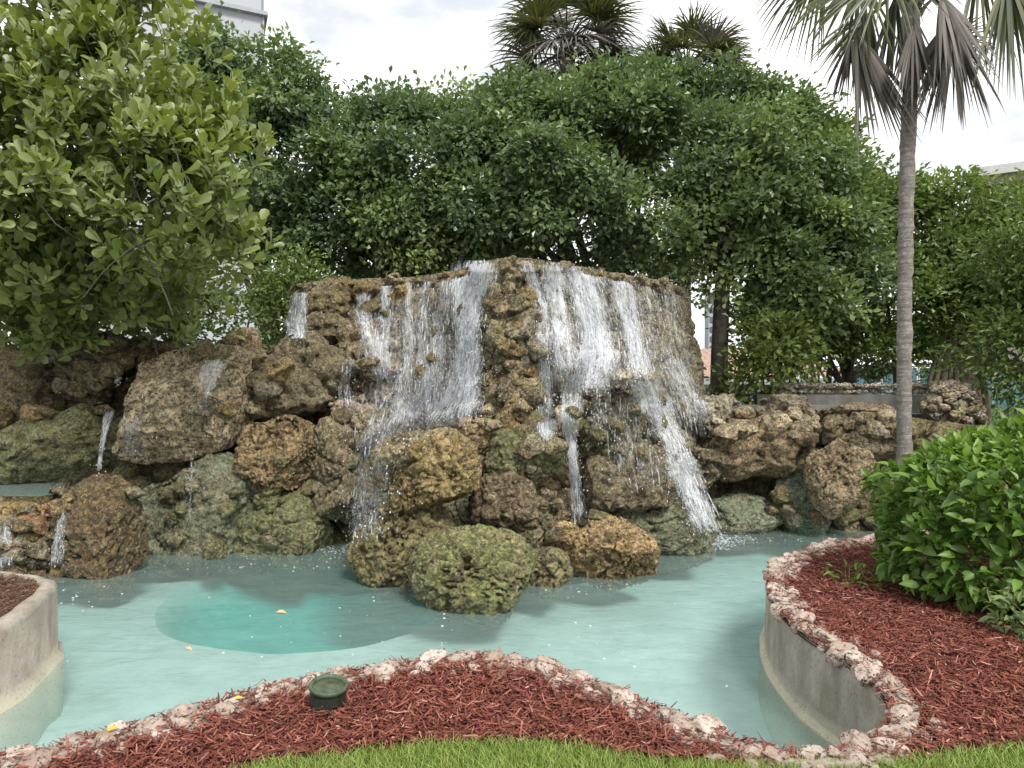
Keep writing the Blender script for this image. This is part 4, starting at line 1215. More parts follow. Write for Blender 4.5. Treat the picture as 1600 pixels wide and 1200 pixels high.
def crown_points(blobs, boughs, n_clumps, seed, back=0.35, rb=0.5):
    """leaf clumps gathered on boughs spread over ellipsoidal masses given in photo units at their own depths"""
    r = np.random.default_rng(seed)
    area = np.array([b[3] * b[4] for b in blobs], float); area /= area.sum()
    bc, bo = [], []
    while len(bc) < boughs:
        b = blobs[r.choice(len(blobs), p=area)]
        u = unit(r.normal(size=3))
        if u[1] > 0.2 and r.random() > back: continue
        if u[2] < -0.55 and r.random() > 0.5: continue
        px, py, d, rx, ry = b[:5]
        R = np.array([rx * d / FPX, (rx + ry) / 2 * d / FPX * 0.75, ry * d / FPX])
        rr = r.uniform(0.6, 1.0) if r.random() < 0.8 else r.uniform(0.2, 0.7)
        bc.append(P(px, py, d) + u * R * rr); bo.append(u)
    bc = np.array(bc); bo = np.array(bo)
    k = r.integers(0, boughs, n_clumps)
    u = unit(r.normal(size=(n_clumps, 3)) + bo[k] * 0.7 + [0, -0.2, 0.5])
    cs = bc[k] + u * (rb * r.uniform(0.55, 1.05, (n_clumps, 1))) * [1, 1, 0.75]
    return cs, unit(u + bo[k] * 0.5), r, k

def tree(label, base, blobs, n_clumps, per, L, Wd, mat, seed, trunk_r, limbs=12, sigma=0.15, bark='bark', tint0=0.0, name="ficus_tree", extra_trunks=(), fork_h=0.55):
    e = empty(name, base, label, "tree", "trees behind the waterfall")
    cs, outs, r, bk = crown_points(blobs, max(6, n_clumps // 13), n_clumps, seed, 0.35, 0.62)
    n = n_clumps * per
    k = np.repeat(np.arange(n_clumps), per)
    sg = sigma * r.uniform(0.6, 1.3, n_clumps)[k][:, None]
    off = r.normal(size=(n, 3)) * sg
    off[:, 2] *= 0.75
    c = cs[k] + off
    axis = unit(off / sg * 0.6 + outs[k] * 0.6 + r.normal(size=(n, 3)) * 0.75 + [0, 0, -0.1])
    nrm = unit(np.array([0, 0, 0.75]) + outs[k] * 0.8 + r.normal(size=(n, 3)) * 0.5)
    bt_ = r.beta(0.9, 1.3, bk.max() + 1)[bk]
    ct = (0.65 * bt_ + 0.35 * r.beta(2, 2.2, n_clumps))[k]
    tint = np.clip(0.70 * ct + 0.30 * r.beta(2, 2, n) + tint0, 0, 1)
    V, F, T = leaves(RHOMB, c, axis, nrm, L * r.uniform(0.7, 1.3, n), Wd * r.uniform(0.75, 1.25, n), tint)
    mk("crown", V, F, M[mat], e, False, {"tint": T})
    base = np.array(base, float)
    ctr = cs.mean(0)
    fork = base * 0.45 + np.array([ctr[0], ctr[1], ctr[2]]) * 0.55
    fork = np.array([base[0] * 0.6 + ctr[0] * 0.4, base[1] * 0.7 + ctr[1] * 0.3, base[2] + fork_h * (ctr[2] - base[2])])
    if fork_h > 0.6: fork[0] = base[0] + 0.05
    L_ = [tube(smooth_path([base, base * 0.6 + fork * 0.4 + r.normal(0, 0.06, 3), fork], 10), np.linspace(trunk_r * 1.25, trunk_r * 0.75, 10), 10)]
    for q in r.choice(n_clumps, limbs, replace=False):
        t0 = r.uniform(min(0.9, fork_h), 1.0)
        s0 = base * (1 - t0) + fork * t0
        mid = s0 * 0.5 + cs[q] * 0.5 + r.normal(0, 0.18, 3) + [0, 0, 0.15]
        L_.append(tube(smooth_path([s0, mid, cs[q]], 9), np.linspace(trunk_r * 0.45, 0.012, 9), 6))
    V, F = tubes(L_)
    mk("trunk", V, F, M[bark], e)
    for pth, rr in extra_trunks:
        V, F = tubes([tube(smooth_path(pth, 10), np.linspace(rr * 1.1, rr * 0.7, 10), 8)])
        mk("trunk", V, F, M[bark], e)
    return e

def g(px, d, z=0.0): return np.array(PZ(px, d, z))
tree("dark leafed tree behind the broad leaved tree on the left", g(430, 13.2), [(345, 125, 13.0, 100, 65), (425, 175, 13.0, 125, 100), (490, 250, 12.8, 110, 110), (400, 300, 13.0, 130, 110), (520, 340, 12.6, 90, 70), (330, 220, 13.4, 110, 120), (420, 395, 12.8, 90, 40)],
     700, 46, 0.118, 0.078, 'leaf_ficus', 1, 0.17, tint0=-0.04)
tree("rounded dark tree just behind the waterfall's left shoulder", g(640, 12.6), [(620, 270, 12.4, 120, 95), (590, 340, 12.2, 120, 75), (700, 205, 12.8, 85, 60), (710, 320, 12.2, 130, 95), (650, 225, 13.2, 60, 45), (520, 380, 12.8, 80, 50), (560, 415, 13.2, 110, 35), (670, 405, 13.2, 90, 45)],
     720, 46, 0.118, 0.078, 'leaf_ficus', 2, 0.16)
tree("tallest dense tree directly behind the waterfall's centre", g(960, 12.8), [(880, 220, 12.8, 110, 75), (1010, 205, 13.2, 140, 75), (850, 290, 12.0, 160, 100), (990, 280, 12.0, 160, 110), (1120, 210, 13.4, 105, 75), (930, 370, 12.4, 190, 50), (770, 400, 13.6, 110, 50), (900, 405, 13.8, 140, 50), (1030, 410, 13.8, 80, 50), (780, 250, 12.6, 90, 90)],
     1250, 48, 0.118, 0.078, 'leaf_ficus', 3, 0.2, limbs=16)
tree("dense tree with an upright trunk right of the waterfall", g(1131, 11.8), [(1170, 275, 12.2, 125, 100), (1130, 370, 11.8, 130, 75), (1230, 380, 11.8, 110, 90), (1190, 220, 13.0, 85, 60), (1260, 460, 11.8, 90, 70), (1180, 440, 12.0, 60, 45)],
     760, 48, 0.118, 0.078, 'leaf_ficus', 4, 0.15, tint0=0.04, fork_h=0.92)
tree("light green tree behind the palm trunk", g(1330, 13.5), [(1285, 310, 13.2, 95, 85), (1345, 370, 13.0, 95, 85), (1300, 430, 12.8, 110, 80), (1380, 460, 12.8, 80, 80), (1375, 340, 13.6, 50, 50), (1300, 520, 13.0, 110, 50)],
     640, 46, 0.118, 0.078, 'leaf_pale', 5, 0.1, tint0=0.0, extra_trunks=[([g(1290, 13.2), g(1296, 13.2, 1.8), g(1310, 13.2, 3.4)], 0.06), ([g(1405, 13.4), g(1398, 13.4, 1.8), g(1385, 13.4, 3.2)], 0.05), ([g(1240, 13.0), g(1236, 13.0, 1.6), g(1250, 13, 3.0)], 0.05)])
roots = []
for k in range(9):
    x = 1450 + k * 11
    roots.append(([g(x + random.uniform(-14, 14), 12.6 + random.uniform(-0.2, 0.3)), g(x, 12.7, 1.4), g(1490 + random.uniform(-12, 12), 12.8, 3.4)], random.uniform(0.035, 0.07)))
tree("yellow green banyan with hanging roots at the right", g(1490, 12.8), [(1490, 360, 13.0, 75, 65), (1580, 355, 13.4, 90, 55), (1560, 400, 12.6, 110, 90), (1470, 420, 13.0, 60, 90), (1680, 400, 13.0, 110, 100), (1520, 490, 12.8, 80, 40), (1450, 500, 13.2, 50, 50), (1570, 500, 12.4, 70, 50)],
     600, 44, 0.13, 0.072, 'leaf_pale', 6, 0.16, bark='root_bark', tint0=0.06, extra_trunks=roots)
tree("feathery olive shrub tree at the right edge", g(1600, 9.8), [(1600, 480, 9.8, 75, 85), (1640, 430, 9.8, 80, 80), (1590, 545, 9.6, 60, 40)],
     220, 48, 0.11, 0.05, 'leaf_pale', 7, 0.07, tint0=0.02, name="shrub_tree")
tree("small bright leafed sapling beside the low basin wall", g(1200, 11.4), [(1200, 560, 11.4, 45, 40), (1165, 545, 11.4, 26, 26), (1215, 600, 11.2, 30, 20)],
     120, 20, 0.12, 0.075, 'leaf_pale', 8, 0.025, limbs=8, tint0=0.25, name="sapling")
tree("green shrub between the white building and the waterfall's left shoulder", g(420, 10.6), [(420, 500, 10.4, 50, 45), (450, 450, 10.4, 36, 30), (395, 520, 10.2, 40, 30)],
     110, 40, 0.09, 0.05, 'leaf_pale', 9, 0.04, limbs=8, tint0=0.0, name="shrub_tree")
tree("dark understory tree in the gap right of the waterfall", g(1255, 16.5), [(1230, 500, 16.5, 50, 50), (1330, 540, 17.0, 90, 40), (1420, 530, 17.0, 80, 60), (1530, 560, 16.8, 90, 40)],
     200, 44, 0.13, 0.07, 'leaf_ficus', 10, 0.09, tint0=0.06, name="understory_tree")

tree("dark shrubbery behind the left rock wall under the broad leaved tree", g(160, 10.2), [(40, 490, 10.0, 130, 60), (190, 495, 9.9, 130, 50), (310, 505, 9.6, 60, 40), (-60, 450, 10.2, 90, 90), (110, 430, 10.4, 200, 60)],
     330, 44, 0.12, 0.062, 'leaf_pale', 12, 0.05, tint0=-0.05, name="shrub_tree")

# ---- broad leaved tree on the left: whorls of big obovate leaves
bt = empty("broad_leaved_tree", g(60, 8.9), "big yellow green broad leaved tree filling the upper left corner", "tree")
blobs = [(90, 70, 7.4, 200, 150), (200, 160, 7.0, 150, 130), (90, 260, 6.8, 200, 150), (240, 300, 6.6, 140, 110), (290, 220, 7.0, 65, 105), (120, 420, 7.4, 220, 90), (330, 300, 6.9, 60, 110), (300, 380, 6.9, 100, 45), (270, 490, 8.2, 90, 45), (60, 480, 8.4, 160, 60), (150, 500, 8.6, 160, 40), (100, 350, 8.4, 220, 160), (60, 470, 7.8, 180, 70), (20, 400, 8.0, 120, 120), (200, 440, 7.8, 120, 60), (355, 395, 6.9, 60, 22), (190, 60, 7.2, 60, 90), (-60, 250, 7.0, 120, 200)]
cs, outs, r, bk = crown_points(blobs, 260, 3000, 21, 0.2, 0.42)
tw = unit(outs * 0.55 + np.array([0.25, -0.15, 0.75]) + r.normal(size=outs.shape) * 0.35)
per = 7
k = np.repeat(np.arange(len(cs)), per)
n = len(k)
ph = np.tile(np.arange(per) * 2.4, len(cs)) + np.repeat(r.uniform(0, 6.28, len(cs)), per)
A, B, N_ = frames(tw, np.tile([0.3, 0.2, 0.9], (len(tw), 1)) + r.normal(size=tw.shape) * 0.1)
radial = B[k] * np.cos(ph)[:, None] + N_[k] * np.sin(ph)[:, None]
lvl = np.tile(np.linspace(-0.16, 0.03, per), len(cs))
opn = np.tile(np.linspace(1.1, 0.35, per), len(cs)) * r.uniform(0.8, 1.2, n)
c_ = cs[k] + tw[k] * lvl[:, None] + radial * 0.012
axis = unit(tw[k] * np.cos(opn)[:, None] + radial * np.sin(opn)[:, None] + r.normal(size=(n, 3)) * 0.12)
nrm = unit(tw[k] * 0.9 - radial * 0.5 + r.normal(size=(n, 3)) * 0.15)
L_ = r.uniform(0.085, 0.17, n); W_ = L_ * r.uniform(0.50, 0.62, n)
tint = np.clip(0.5 * r.beta(2, 2, 260)[bk][k] + 0.45 * r.beta(2, 2, n) + 0.12, 0, 1)
pxl, pyl = to_px(c_)
score = c_[:, 1] + np.where((pxl > 10) & (pxl < 430) & (pyl > 5) & (pyl < 520), 0, 50) + r.uniform(0, 0.25, n)
near = np.argsort(score)[:300]
rest = np.setdiff1d(np.arange(n), near)
V, F, T = leaves(OBOV, c_[rest], axis[rest], nrm[rest], L_[rest], W_[rest], tint[rest])
o = mk("crown", V, F, M['leaf_broad'], bt, True, {"tint": T}); o["kind"] = "stuff"
def leaf_objects(parent, tmpl, c, axis, nrm, L, Wd, tint, mat):
    v, fs = tmpl
    var = [mesh_of("leaf", v, fs, mat, True, {"tint": np.full(len(v), t)}) for t in np.linspace(0.1, 0.95, 8)]
    a, b, nn = frames(axis, nrm)
    for q in range(len(c)):
        o = bpy.data.objects.new("leaf", var[int(np.clip((tint[q] - 0.1) / 0.85 * 7.99, 0, 7))])
        C.objects.link(o); o.parent = parent
        m = np.eye(4); m[:3, 0] = a[q] * L[q]; m[:3, 1] = b[q] * Wd[q]; m[:3, 2] = nn[q] * L[q]; m[:3, 3] = c[q] - LOC[parent.name]
        o.matrix_local = Matrix(m.tolist())
leaf_objects(bt, OBOV, c_[near], axis[near], nrm[near], L_[near], W_[near], tint[near], M['leaf_broad'])
L2 = [tube(smooth_path([g(60, 8.9), g(70, 8.6, 1.6), g(90, 8.2, 3.0)], 10), np.linspace(0.14, 0.09, 10), 10)]
for q in r.choice(len(cs), 220, replace=False):
    s0 = g(70, 8.6, 1.6) * 0.4 + g(90, 8.2, 3.0) * 0.6 if r.random() < 0.5 else cs[r.integers(len(cs))]
    if np.linalg.norm(s0 - cs[q]) > 1.1: s0 = cs[q] - tw[q] * r.uniform(0.4, 0.9) + r.normal(0, 0.1, 3)
    L2.append(tube(smooth_path([s0, (s0 + cs[q]) / 2 + r.normal(0, 0.05, 3), cs[q]], 6), np.linspace(0.009, 0.004, 6), 5))
for q in r.choice(len(cs), 14, replace=False):
    s0 = g(90, 8.2, 3.0) if cs[q][2] > 2.6 else g(70, 8.6, 1.6)
    L2.append(tube(smooth_path([s0, (s0 + cs[q]) / 2 + [0, 0, 0.2], cs[q]], 9), np.linspace(0.035, 0.008, 9), 6))
V, F = tubes(L2)
mk("trunk", V, F, M['bark'], bt)
fv, ff = ico(2)
for dx, dy in ((40, 90), (52, 98), (46, 104), (36, 101), (232, 268)):
    put("fruit", mesh_of("fruit", fv * 0.028, ff, M['fruit']), P(dx, dy, 6.15), bt)

# ---- bright green shrub on the right bed
def shrub(label, name, centre, rad, n, L0, L1, ratio, mat, seed, n_obj, cat="shrub", tint0=0.0):
    e = empty(name, (centre[0], centre[1], 0.02), label, cat)
    r = np.random.default_rng(seed)
    u = unit(r.normal(size=(n * 2, 3)))
    u = u[(u[:, 2] > -0.75) & ((u[:, 1] < 0.35) | (r.random(len(u)) < 0.3))][:n]
    n = len(u)
    lump = 1 + 0.26 * fbm(u * 2.6 + seed, seed, 3)
    rr = np.where(r.random(n) < 0.72, r.uniform(0.9, 1.04, n), r.uniform(0.55, 0.92, n)) * lump
    sq = u / (np.abs(u) ** 2.5).sum(1)[:, None] ** (1 / 2.5)
    c = np.array(centre) + sq * np.array(rad) * rr[:, None]
    c[:, 2] = np.maximum(c[:, 2], 0.05)
    axis = unit(u * 0.7 + r.normal(size=(n, 3)) * 0.55 + [0, 0, 0.25])
    nrm = unit(u * 0.6 + np.array([0, 0, 0.9]) + r.normal(size=(n, 3)) * 0.4)
    L = r.uniform(L0, L1, n); Wd = L * r.uniform(ratio * 0.85, ratio * 1.15, n)
    top = sstep(0.1, 1.0, u[:, 2])
    tint = np.clip(0.08 + 0.6 * r.beta(1.5, 1.7, n) + 0.2 * top + tint0, 0, 1)      # upper leaves tinted lighter, painting in light from above
    x, y = to_px(c)
    score = c[:, 1] + np.where((x < 1590) & (x > 0) & (y > 640), 0, 50) - rr * 0.4
    near = np.argsort(score)[:n_obj]; rest = np.setdiff1d(np.arange(n), near)
    V, F, T = leaves(OVAL, c[rest], axis[rest], nrm[rest], L[rest], Wd[rest], tint[rest])
    o = mk("foliage", V, F, M[mat], e, True, {"tint": T}); o["kind"] = "stuff"
    if n_obj: leaf_objects(e, OVAL, c[near], axis[near], nrm[near], L[near], Wd[near], tint[near], M[mat])
    st = []
    for q in range(26 if n > 1000 else 7):
        tip = c[r.integers(n)]
        b0 = np.array([centre[0] + r.normal(0, rad[0] * 0.2), centre[1] + r.normal(0, rad[1] * 0.2), 0.0])
        st.append(tube(smooth_path([b0, (b0 + tip) / 2 + [0, 0, 0.1], tip], 6), np.linspace(0.012, 0.004, 6) * (1 if n > 1000 else 0.3), 5))
    V, F = tubes(st)
    mk("stem", V, F, M['bark' if n > 1000 else mat], e, True, {"tint": np.full(len(V), 0.6)})
    return e
shrub("dense bright green shrub with pointed glossy leaves on the red mulch", "leafy_shrub", (3.74, 4.74, 0.54), (1.02, 0.84, 0.60), 7600, 0.05, 0.125, 0.5, 'leaf_hedge', 5, 300)
shrub("low dark green plant at the right edge of the mulch bed", "low_plant", (3.05, 3.95, 0.12), (0.2, 0.16, 0.18), 260, 0.05, 0.09, 0.35, 'leaf_ficus', 15, 0, "plant", 0.15)
shrub("small yellow green weed growing in the mulch beside the shrub", "weed", (2.55, 5.0, 0.05), (0.16, 0.14, 0.10), 46, 0.05, 0.08, 0.3, 'leaf_hedge', 16, 0, "weed", 0.2)

# ---- fan palms
def fan(tip, fwd, side, R, nseg, spread, droop, seed, wid=0.03):
    """blade of a fan leaf: folded tapering segments spread round the petiole's tip"""
    r = np.random.default_rng(seed)
    fwd = unit(np.array(fwd, float)); side = unit(np.array(side, float) - fwd * np.dot(fwd, side)); nn = np.cross(fwd, side)
    Vs, Fs, T = [], [], []
    rows = 8
    t = np.linspace(0.02, 1, rows)
    wp = np.array([0.25, 0.8, 1.0, 0.95, 0.8, 0.55, 0.3, 0.03]) * wid
    for q in range(nseg):
        a = (q / (nseg - 1) - 0.5) * spread + r.normal(0, 0.03)
        ln = R * (0.72 + 0.28 * math.cos(a * 0.75)) * r.uniform(0.85, 1.08)
        dr = math.cos(a) * fwd + math.sin(a) * side + nn * r.normal(0, 0.06)
        path = tip + dr[None] * (t * ln)[:, None]
        dd = droop * r.uniform(0.6, 1.5)
        path[:, 2] -= dd * ln * np.clip(t - 0.3, 0, 1) ** 2 * 1.6
        tn = np.gradient(path, axis=0); tn = unit(tn)
        sd = unit(np.cross(tn, nn[None] + 1e-4))
        up = np.cross(sd, tn)
        V = np.stack([path - sd * wp[:, None], path + up * wp[:, None] * 0.55, path + sd * wp[:, None]], 1).reshape(-1, 3)
        f = []
        for k in range(rows - 1):
            f += [[k * 3, k * 3 + 1, k * 3 + 4, k * 3 + 3], [k * 3 + 1, k * 3 + 2, k * 3 + 5, k * 3 + 4]]
        Fs.append(np.array(f) + len(Vs) * rows * 3); Vs.append(V); T.append(np.full(rows * 3, r.beta(2, 2)))
    return np.concatenate(Vs), np.concatenate(Fs), np.concatenate(T)

def palm(label, base, lean_top, r0, r1, fronds, name="fan_palm", rings=True):
    """fronds: list of (tip point, forward dir, side dir, blade radius, segments, spread, droop, dead)"""
    e = empty(name, base, label, "palm")
    n = 120
    base = np.array(base, float); top = np.array(lean_top, float)
    mid = (base + top) / 2 + np.array([-0.05, 0, 0])
    path = smooth_path([base, mid, top], n)
    rad = np.linspace(r0, r1, n) * (1 + (0.035 * np.sin(np.arange(n) * 2.1) if rings else 0))
    V, F = tubes([tube(path, rad, 20)])
    V = V + 0.012 * np.stack([vnoise(V * 12, 1), vnoise(V * 12, 2), V[:, 0] * 0], 1)
    mk("trunk", V, F, M['palm_bark'], e)
    # old leaf bases
    boots = []
    for q in range(34):
        th = q * 2.4; z = top + np.array([0, 0, -0.75 + 0.025 * q])
        dr = np.array([math.cos(th), math.sin(th), 0.9])
        boots.append(tube(smooth_path([z + dr * [r1 * 0.7, r1 * 0.7, 0], z + dr * 0.13, z + dr * 0.24], 5), [0.035, 0.03, 0.024, 0.018, 0.01], 5))
    V, F = tubes(boots)
    mk("leaf_bases", V, F, M['bark'], e)
    for q, (tip, fw, sd, R, ns, sp, dr, dead) in enumerate(fronds):
        tip = np.array(tip, float)
        V, F, T = fan(tip, fw, sd, R, ns, sp, dr, q * 13 + int(abs(base[0]) * 100), 0.0165 * R / 0.8)
        fr = mk("frond", V, F, M['dead_frond' if dead else 'frond'], e, False, {"tint": T})
        s0 = top + np.array([0, 0, -0.3 if dead else -0.02])
        md = (s0 + tip) / 2 + np.array([0, 0, 0.05 if dead else 0.18])
        V, F = tubes([tube(smooth_path([s0, md, tip, tip + unit(np.array(fw, float)) * 0.12], 12), np.linspace(0.022, 0.009, 12), 6)])
        mk("petiole", V, F, M['dead_frond' if dead else 'frond'], fr)
    return e
DP = 8.0
top = P(1430, -75, DP)
def T_(px, py, dd=0.0): return P(px, py, DP + dd)
fr = [
    (T_(1345, -30, -0.2), (-0.80, -0.2, -0.5), (0.5, -0.3, -0.8), 1.10, 34, 2.6, 0.30, False),
    (T_(1290, -60, 0.3), (-0.8, 0.1, -0.5), (0.4, 0.6, -0.6), 1.05, 34, 2.8, 0.40, False),
    (T_(1385, -30, -0.6), (-0.45, -0.5, -0.7), (0.8, -0.4, 0.0), 0.95, 30, 2.6, 0.35, False),
    (T_(1338, 50, -0.1), (0.30, -0.1, -1.0), (1, 0.3, 0.3), 1.42, 30, 0.85, 0.05, True),
    (T_(1330, 60, 0.1), (0.05, 0.1, -1.0), (1, 0.2, 0.1), 0.75, 26, 1.2, 0.10, True),
    (T_(1400, -10, 0.25), (-0.08, 0.1, -1.0), (1, 0.2, 0.0), 1.05, 22, 0.55, 0.10, False),
    (T_(1428, 38, -0.30), (0.0, -0.1, -1.0), (1, 0.4, 0), 1.0, 30, 1.05, 0.10, True),
    (T_(1492, 22, -0.1), (-0.30, -0.1, -1.0), (1, 0.1, -0.3), 1.35, 32, 0.75, 0.05, True),
    (T_(1490, 40, 0.1), (0.10, -0.1, -1.0), (1, 0.1, 0), 1.15, 24, 0.8, 0.10, True),
    (T_(1492, 55, 0.3), (0.95, 0.1, -0.15), (0.15, 0.2, 1), 0.62, 20, 2.0, 0.05, False),
    (T_(1360, 20, 0.3), (-0.35, 0.2, -0.9), (0.9, 0.3, -0.2), 0.95, 26, 1.6, 0.2, False),
    (T_(1415, 5, 0.4), (0.25, 0.2, -1.0), (1, 0.3, 0.2), 1.0, 24, 0.9, 0.1, True),
    (T_(1470, -10, -0.3), (0.15, -0.3, -1.0), (1, 0.2, 0.1), 1.2, 28, 0.9, 0.1, True),
    (T_(1530, -60, 0.2), (0.5, 0.2, -0.8), (0.9, 0.3, 0.4), 1.2, 30, 1.9, 0.3, False),
    (T_(1575, -40, -0.1), (0.15, -0.2, -1.0), (1, 0.1, 0), 1.45, 34, 1.3, 0.25, False),
    (T_(1600, -70, 0.3), (0.7, 0.1, -0.5), (0.3, 0.4, 0.8), 1.1, 32, 3.0, 0.4, False),
    (T_(1480, -130, -0.5), (0.5, -0.6, 0.3), (0.8, 0.4, 0.1), 1.0, 32, 3.8, 0.3, False),
    (T_(1390, -150, 0.3), (-0.5, 0.4, 0.7), (0.6, 0.8, 0.0), 1.0, 32, 3.8, 0.3, False),
    (T_(1320, -110, 0.0), (-0.9, 0.1, 0.2), (0.1, 0.9, 0.4), 1.0, 32, 3.6, 0.35, False),
    (T_(1450, -180, 0.4), (0.1, 0.3, 1.0), (1, 0.2, 0.0), 1.0, 32, 3.8, 0.2, False),
]
palm("slender grey trunked fan palm with drooping dead fronds behind the shrub", g(1413, DP), top, 0.078, 0.084, fr)

def far_palm(label, px, py, d, Rpx, seed, dead_share):
    r = np.random.default_rng(seed)
    base = g(px, d); top = P(px, py + Rpx * 0.25, d)
    R = Rpx * d / FPX
    fl = []
    for q in range(44):
        th = q * 2.4 + r.uniform(-0.3, 0.3); el = r.uniform(-0.7, 1.1)
        dr = np.array([math.cos(th) * math.cos(el), math.sin(th) * math.cos(el), math.sin(el)])
        sd = np.cross(dr, [0, 0, 1.0]) + r.normal(0, 0.3, 3)
        dead = el < 0.0 and r.random() < dead_share + 0.3 or r.random() < dead_share * 0.4
        fl.append((top + dr * R * 0.45, dr + [0, 0, -0.15], sd, R * 0.6, 30, 3.8, 0.3, dead))
    return palm(label, base, top, 0.17, 0.16, fl, rings=False)
far_palm("shaggy fan palm with grey dead fronds rising behind the tallest tree", 885, 40, 16.0, 135, 31, 0.75)
far_palm("greener fan palm half hidden behind the treetops", 1072, 85, 16.5, 110, 32, 0.2)

# ------------------------------------------------------------------ buildings and fences behind
wb = empty("white_building", (-19.0, 44.0, 0), "tall white building behind the trees at the upper left", "building")
p1 = np.array([-24.0, 37.7]); p2 = np.array([-15.4, 41.6])            # street corner line of the facade
t_ = (p2 - p1) / np.linalg.norm(p2 - p1); n_ = np.array([-t_[1], t_[0]])
def prism(a, b, depth, z0, z1, out=0.0):
    a = np.array(a) - n_ * out; b = np.array(b) - n_ * out
    c = [a, b, b + n_ * depth, a + n_ * depth]
    return np.array([[*v, z0] for v in c] + [[*v, z1] for v in c])
mk("wall", prism(p1, p2, 12, 0, 30), BOXF, M['white_wall'], wb, False)
for z in (3.5, 6.95, 10.4, 13.85, 17.3, 20.75, 24.2, 27.65):
    mk("floor_band", prism(p1 - t_ * 0.2, p2 + t_ * 0.25, 12.4, z, z + 0.25, 0.35), BOXF, M['grey_trim'], wb, False)
    mk("balcony_parapet", prism(p1, p2 - t_ * 0.15, 0.12, z + 0.25, z + 1.25, 0.33), BOXF, M['white_wall'], wb, False)
mk("downpipe", prism(p2 - t_ * 0.05, p2 + t_ * 0.05, 0.1, 0, 30, 0.12), BOXF, M['grey_trim'], wb, False)

rb = empty("flat_roofed_building", (36.0, 45.0, 0), "taupe building with a flat overhanging roof at the right", "building")
def corner_box(x0, x1, y0, y1, z0, z1): return box(((x0 + x1) / 2, (y0 + y1) / 2, (z0 + z1) / 2), (x1 - x0, y1 - y0, z1 - z0))
th = -0.55
mk("wall", box((42.5, 46, 7.5), (16, 10, 15), th), BOXF, M['brown_wall'], rb, False)
mk("roof_slab", box((42.5, 46, 15.85), (18.4, 12.4, 0.6), th), BOXF, M['roof_grey'], rb, False)
mk("soffit", box((42.5, 46, 15.25), (17.6, 11.6, 0.55), th), BOXF, M['brown_wall'], rb, False)
for q in range(4):
    cc = np.array([42.5, 46.0]) + np.array([math.cos(th), math.sin(th)]) * (q * 3.8 - 5.7) + np.array([math.sin(th), -math.cos(th)]) * 5.02
    mk("window", box((cc[0], cc[1], 12.6), (2.2, 0.1, 1.6), th), BOXF, M['glass'], rb, False)

def tile_house(label, px0, px1, d, eave_py, ridge_py, dep_):
    a, b = P(px0, eave_py, d), P(px1, eave_py, d)
    rz = P(px0, ridge_py, d + dep_ / 2)[2]
    e = empty("tiled_house", ((a[0] + b[0]) / 2, d + dep_ / 2, 0), label, "house")
    mk("wall", corner_box(a[0] + 0.4, b[0] - 0.4, d + 0.4, d + dep_ - 0.4, 0, a[2] - 0.03), BOXF, M['white_wall'], e, False)
    L = b[0] - a[0]; cols = int(L / 0.3)
    xs = np.linspace(a[0], b[0], cols * 6 + 1)
    prof = 0.06 * np.abs(np.sin((xs - a[0]) / 0.3 * math.pi))
    rows = 14
    V = []
    for q in range(rows + 1):
        f = q / rows
        V.append(np.stack([xs, np.full(len(xs), d + dep_ / 2 * f), a[2] + (rz - a[2]) * f + prof + 0.05 * (1 - (q % 2))], 1))
    V = np.concatenate(V); m = len(xs)
    i, j = np.meshgrid(np.arange(rows), np.arange(m - 1), indexing='ij')
    F = np.stack([i * m + j, i * m + j + 1, (i + 1) * m + j + 1, (i + 1) * m + j], -1).reshape(-1, 4)
    mk("roof", V, F, M['tile'], e, True)
    mk("roof_back", np.array([[a[0], d + dep_ / 2, rz], [b[0], d + dep_ / 2, rz], [b[0], d + dep_, a[2]], [a[0], d + dep_, a[2]]]), np.array([[0, 1, 2, 3]]), M['tile'], e, False)
    mk("fascia", corner_box(a[0], b[0], d - 0.06, d, a[2] - 0.22, a[2] + 0.03), BOXF, M['grey_trim'], e, False)
    return e
tile_house("low house with a salmon tiled roof seen past the waterfall's right flank", 1085, 1340, 26.0, 592, 548, 9.0)

tw_ = empty("distant_tower", (24.0, 75.0, 0), "distant white tower with stacked balconies seen beside the tree trunk", "building")
tx = (1119 - 800) / FPX * 76
mk("wall", box((tx, 77, 6), (1.6, 1.6, 12)), BOXF, M['white_wall'], tw_, False)
for q in range(9):
    mk("window", box((tx, 76.15, 2.2 + q * 1.1), (1.3, 0.1, 0.6)), BOXF, M['glass'], tw_, False)

fe = empty("screen_fence", PZ(1500, 23, 0), "blue grey screened fence far behind the stone heap", "fence")
xs = np.linspace((1320 - 800) / FPX * 23, (1780 - 800) / FPX * 23, 9)
for a, b in zip(xs[:-1], xs[1:]):
    mk("screen_panel", corner_box(a + 0.05, b - 0.05, 23.0, 23.03, 0.05, 2.05), BOXF, M['screen'], fe, False)
for x in xs:
    V, F = tubes([tube([[x, 22.98, 0], [x, 22.98, 1.1], [x, 22.98, 2.2]], 0.04, 8)])
    mk("post", V, F, M['post'], fe)
V, F = tubes([tube([[xs[0], 22.95, 2.1], [xs[4], 22.95, 2.1], [xs[-1], 22.95, 2.1]], 0.03, 8)])
mk("rail", V, F, M['post'], fe)

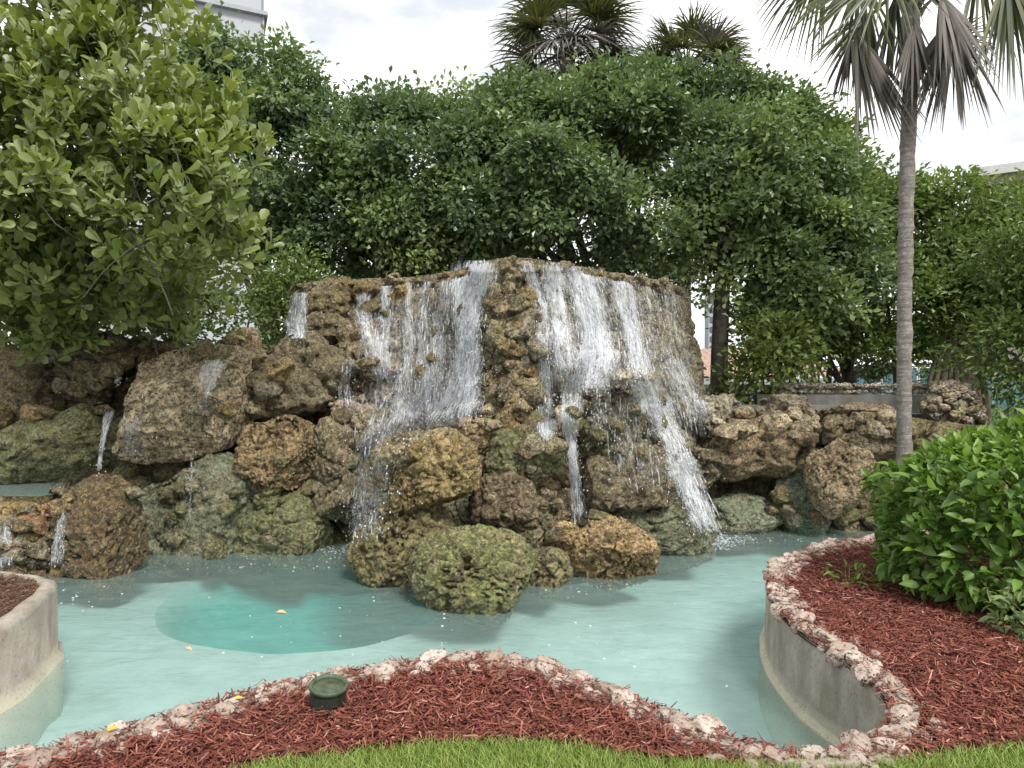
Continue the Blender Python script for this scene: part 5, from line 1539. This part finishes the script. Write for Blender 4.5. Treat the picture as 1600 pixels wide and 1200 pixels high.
def hedge(label, x0, x1, y, z, depth, n, L, mat, seed):
    r = np.random.default_rng(seed)
    e = empty("clipped_hedge", ((x0 + x1) / 2, y, 0), label, "hedge")
    c = np.stack([r.uniform(x0, x1, n), y + r.uniform(-0.5, 0.5, n) * depth, r.uniform(0, 1, n) * z], 1)
    u = unit(np.stack([r.normal(0, 0.4, n), -np.ones(n) * 0.6, r.normal(0.4, 0.5, n)], 1))
    V, F, T = leaves(RHOMB, c, u + r.normal(0, 0.5, (n, 3)), unit(np.array([0, -0.3, 1.0]) + r.normal(0, 0.5, (n, 3))), L * r.uniform(0.7, 1.3, n), L * 0.55 * r.uniform(0.7, 1.3, n), r.beta(2, 2, n))
    o = mk("foliage", V, F, M[mat], e, False, {"tint": T}); o["kind"] = "stuff"
hedge("low dark hedge in front of the screened fence", 13.0, 20.0, 20.5, 0.75, 0.9, 5000, 0.12, 'leaf_ficus', 3)
hedge("dark planting at the foot of the upright trunk", 2.9, 4.9, 11.6, 1.45, 0.8, 2600, 0.11, 'leaf_ficus', 4)

# ------------------------------------------------------------------ small things
ll = G(512, 1112, 0.0) + np.array([0, 0, 0.055])
lamp = empty("ground_light", ll, "dark green well light tilted in the red mulch", "light")
ax = unit(np.array([0.10, -0.10, 1.0]))
s1 = unit(np.cross(ax, [0, 1.0, 0])); s2 = np.cross(ax, s1)
def lathe(prof, n=40):
    th = np.linspace(0, 2 * math.pi, n, endpoint=False)
    V = np.concatenate([ll + ax * z + r_ * (np.cos(th)[:, None] * s1 + np.sin(th)[:, None] * s2) for r_, z in prof])
    m = len(prof)
    i, j = np.meshgrid(np.arange(m - 1), np.arange(n), indexing='ij'); k = (j + 1) % n
    return V, np.stack([i * n + j, i * n + k, (i + 1) * n + k, (i + 1) * n + j], -1).reshape(-1, 4)
V, F = lathe([(0.078, -0.12), (0.080, 0.05), (0.081, 0.066)]); mk("body", V, F, M['fixture'], lamp)
V, F = lathe([(0.081, 0.058), (0.087, 0.060), (0.088, 0.074), (0.084, 0.078), (0.073, 0.077), (0.070, 0.066)]); mk("rim", V, F, M['fixture_rim'], lamp)
V, F = lathe([(0.072, 0.064), (0.045, 0.069), (0.001, 0.071)]); mk("lens", V, F, M['lens'], lamp)

def fallen(label, p, L, ang, mat):
    v, fs = OVAL
    a = np.array([[math.cos(ang), math.sin(ang), 0.05]])
    V, F, T = leaves(OVAL, np.array([p]), a, np.array([[0.1, -0.2, 1.0]]), np.array([L]), np.array([L * 0.55]), np.array([0.5]))
    o = mk("fallen_leaf", V, F, M[mat], None, True)
    tag(o, label, "leaf")
fallen("tan leaf floating in the teal part of the pool", G(432, 957, WZ + 0.01), 0.085, 0.2, 'tan_leaf')
fallen("yellow leaf lying on the kerb stones at the lower left", G(168, 1143, 0.07), 0.055, 1.2, 'yellow_leaf')
fallen("faded leaf floating by the pale edge of the sump", G(290, 1012, WZ + 0.01), 0.06, -0.4, 'tan_leaf')
fallen("small ochre leaf among the kerb stones left of the light", G(366, 1092, 0.06), 0.04, 0.5, 'yellow_leaf')
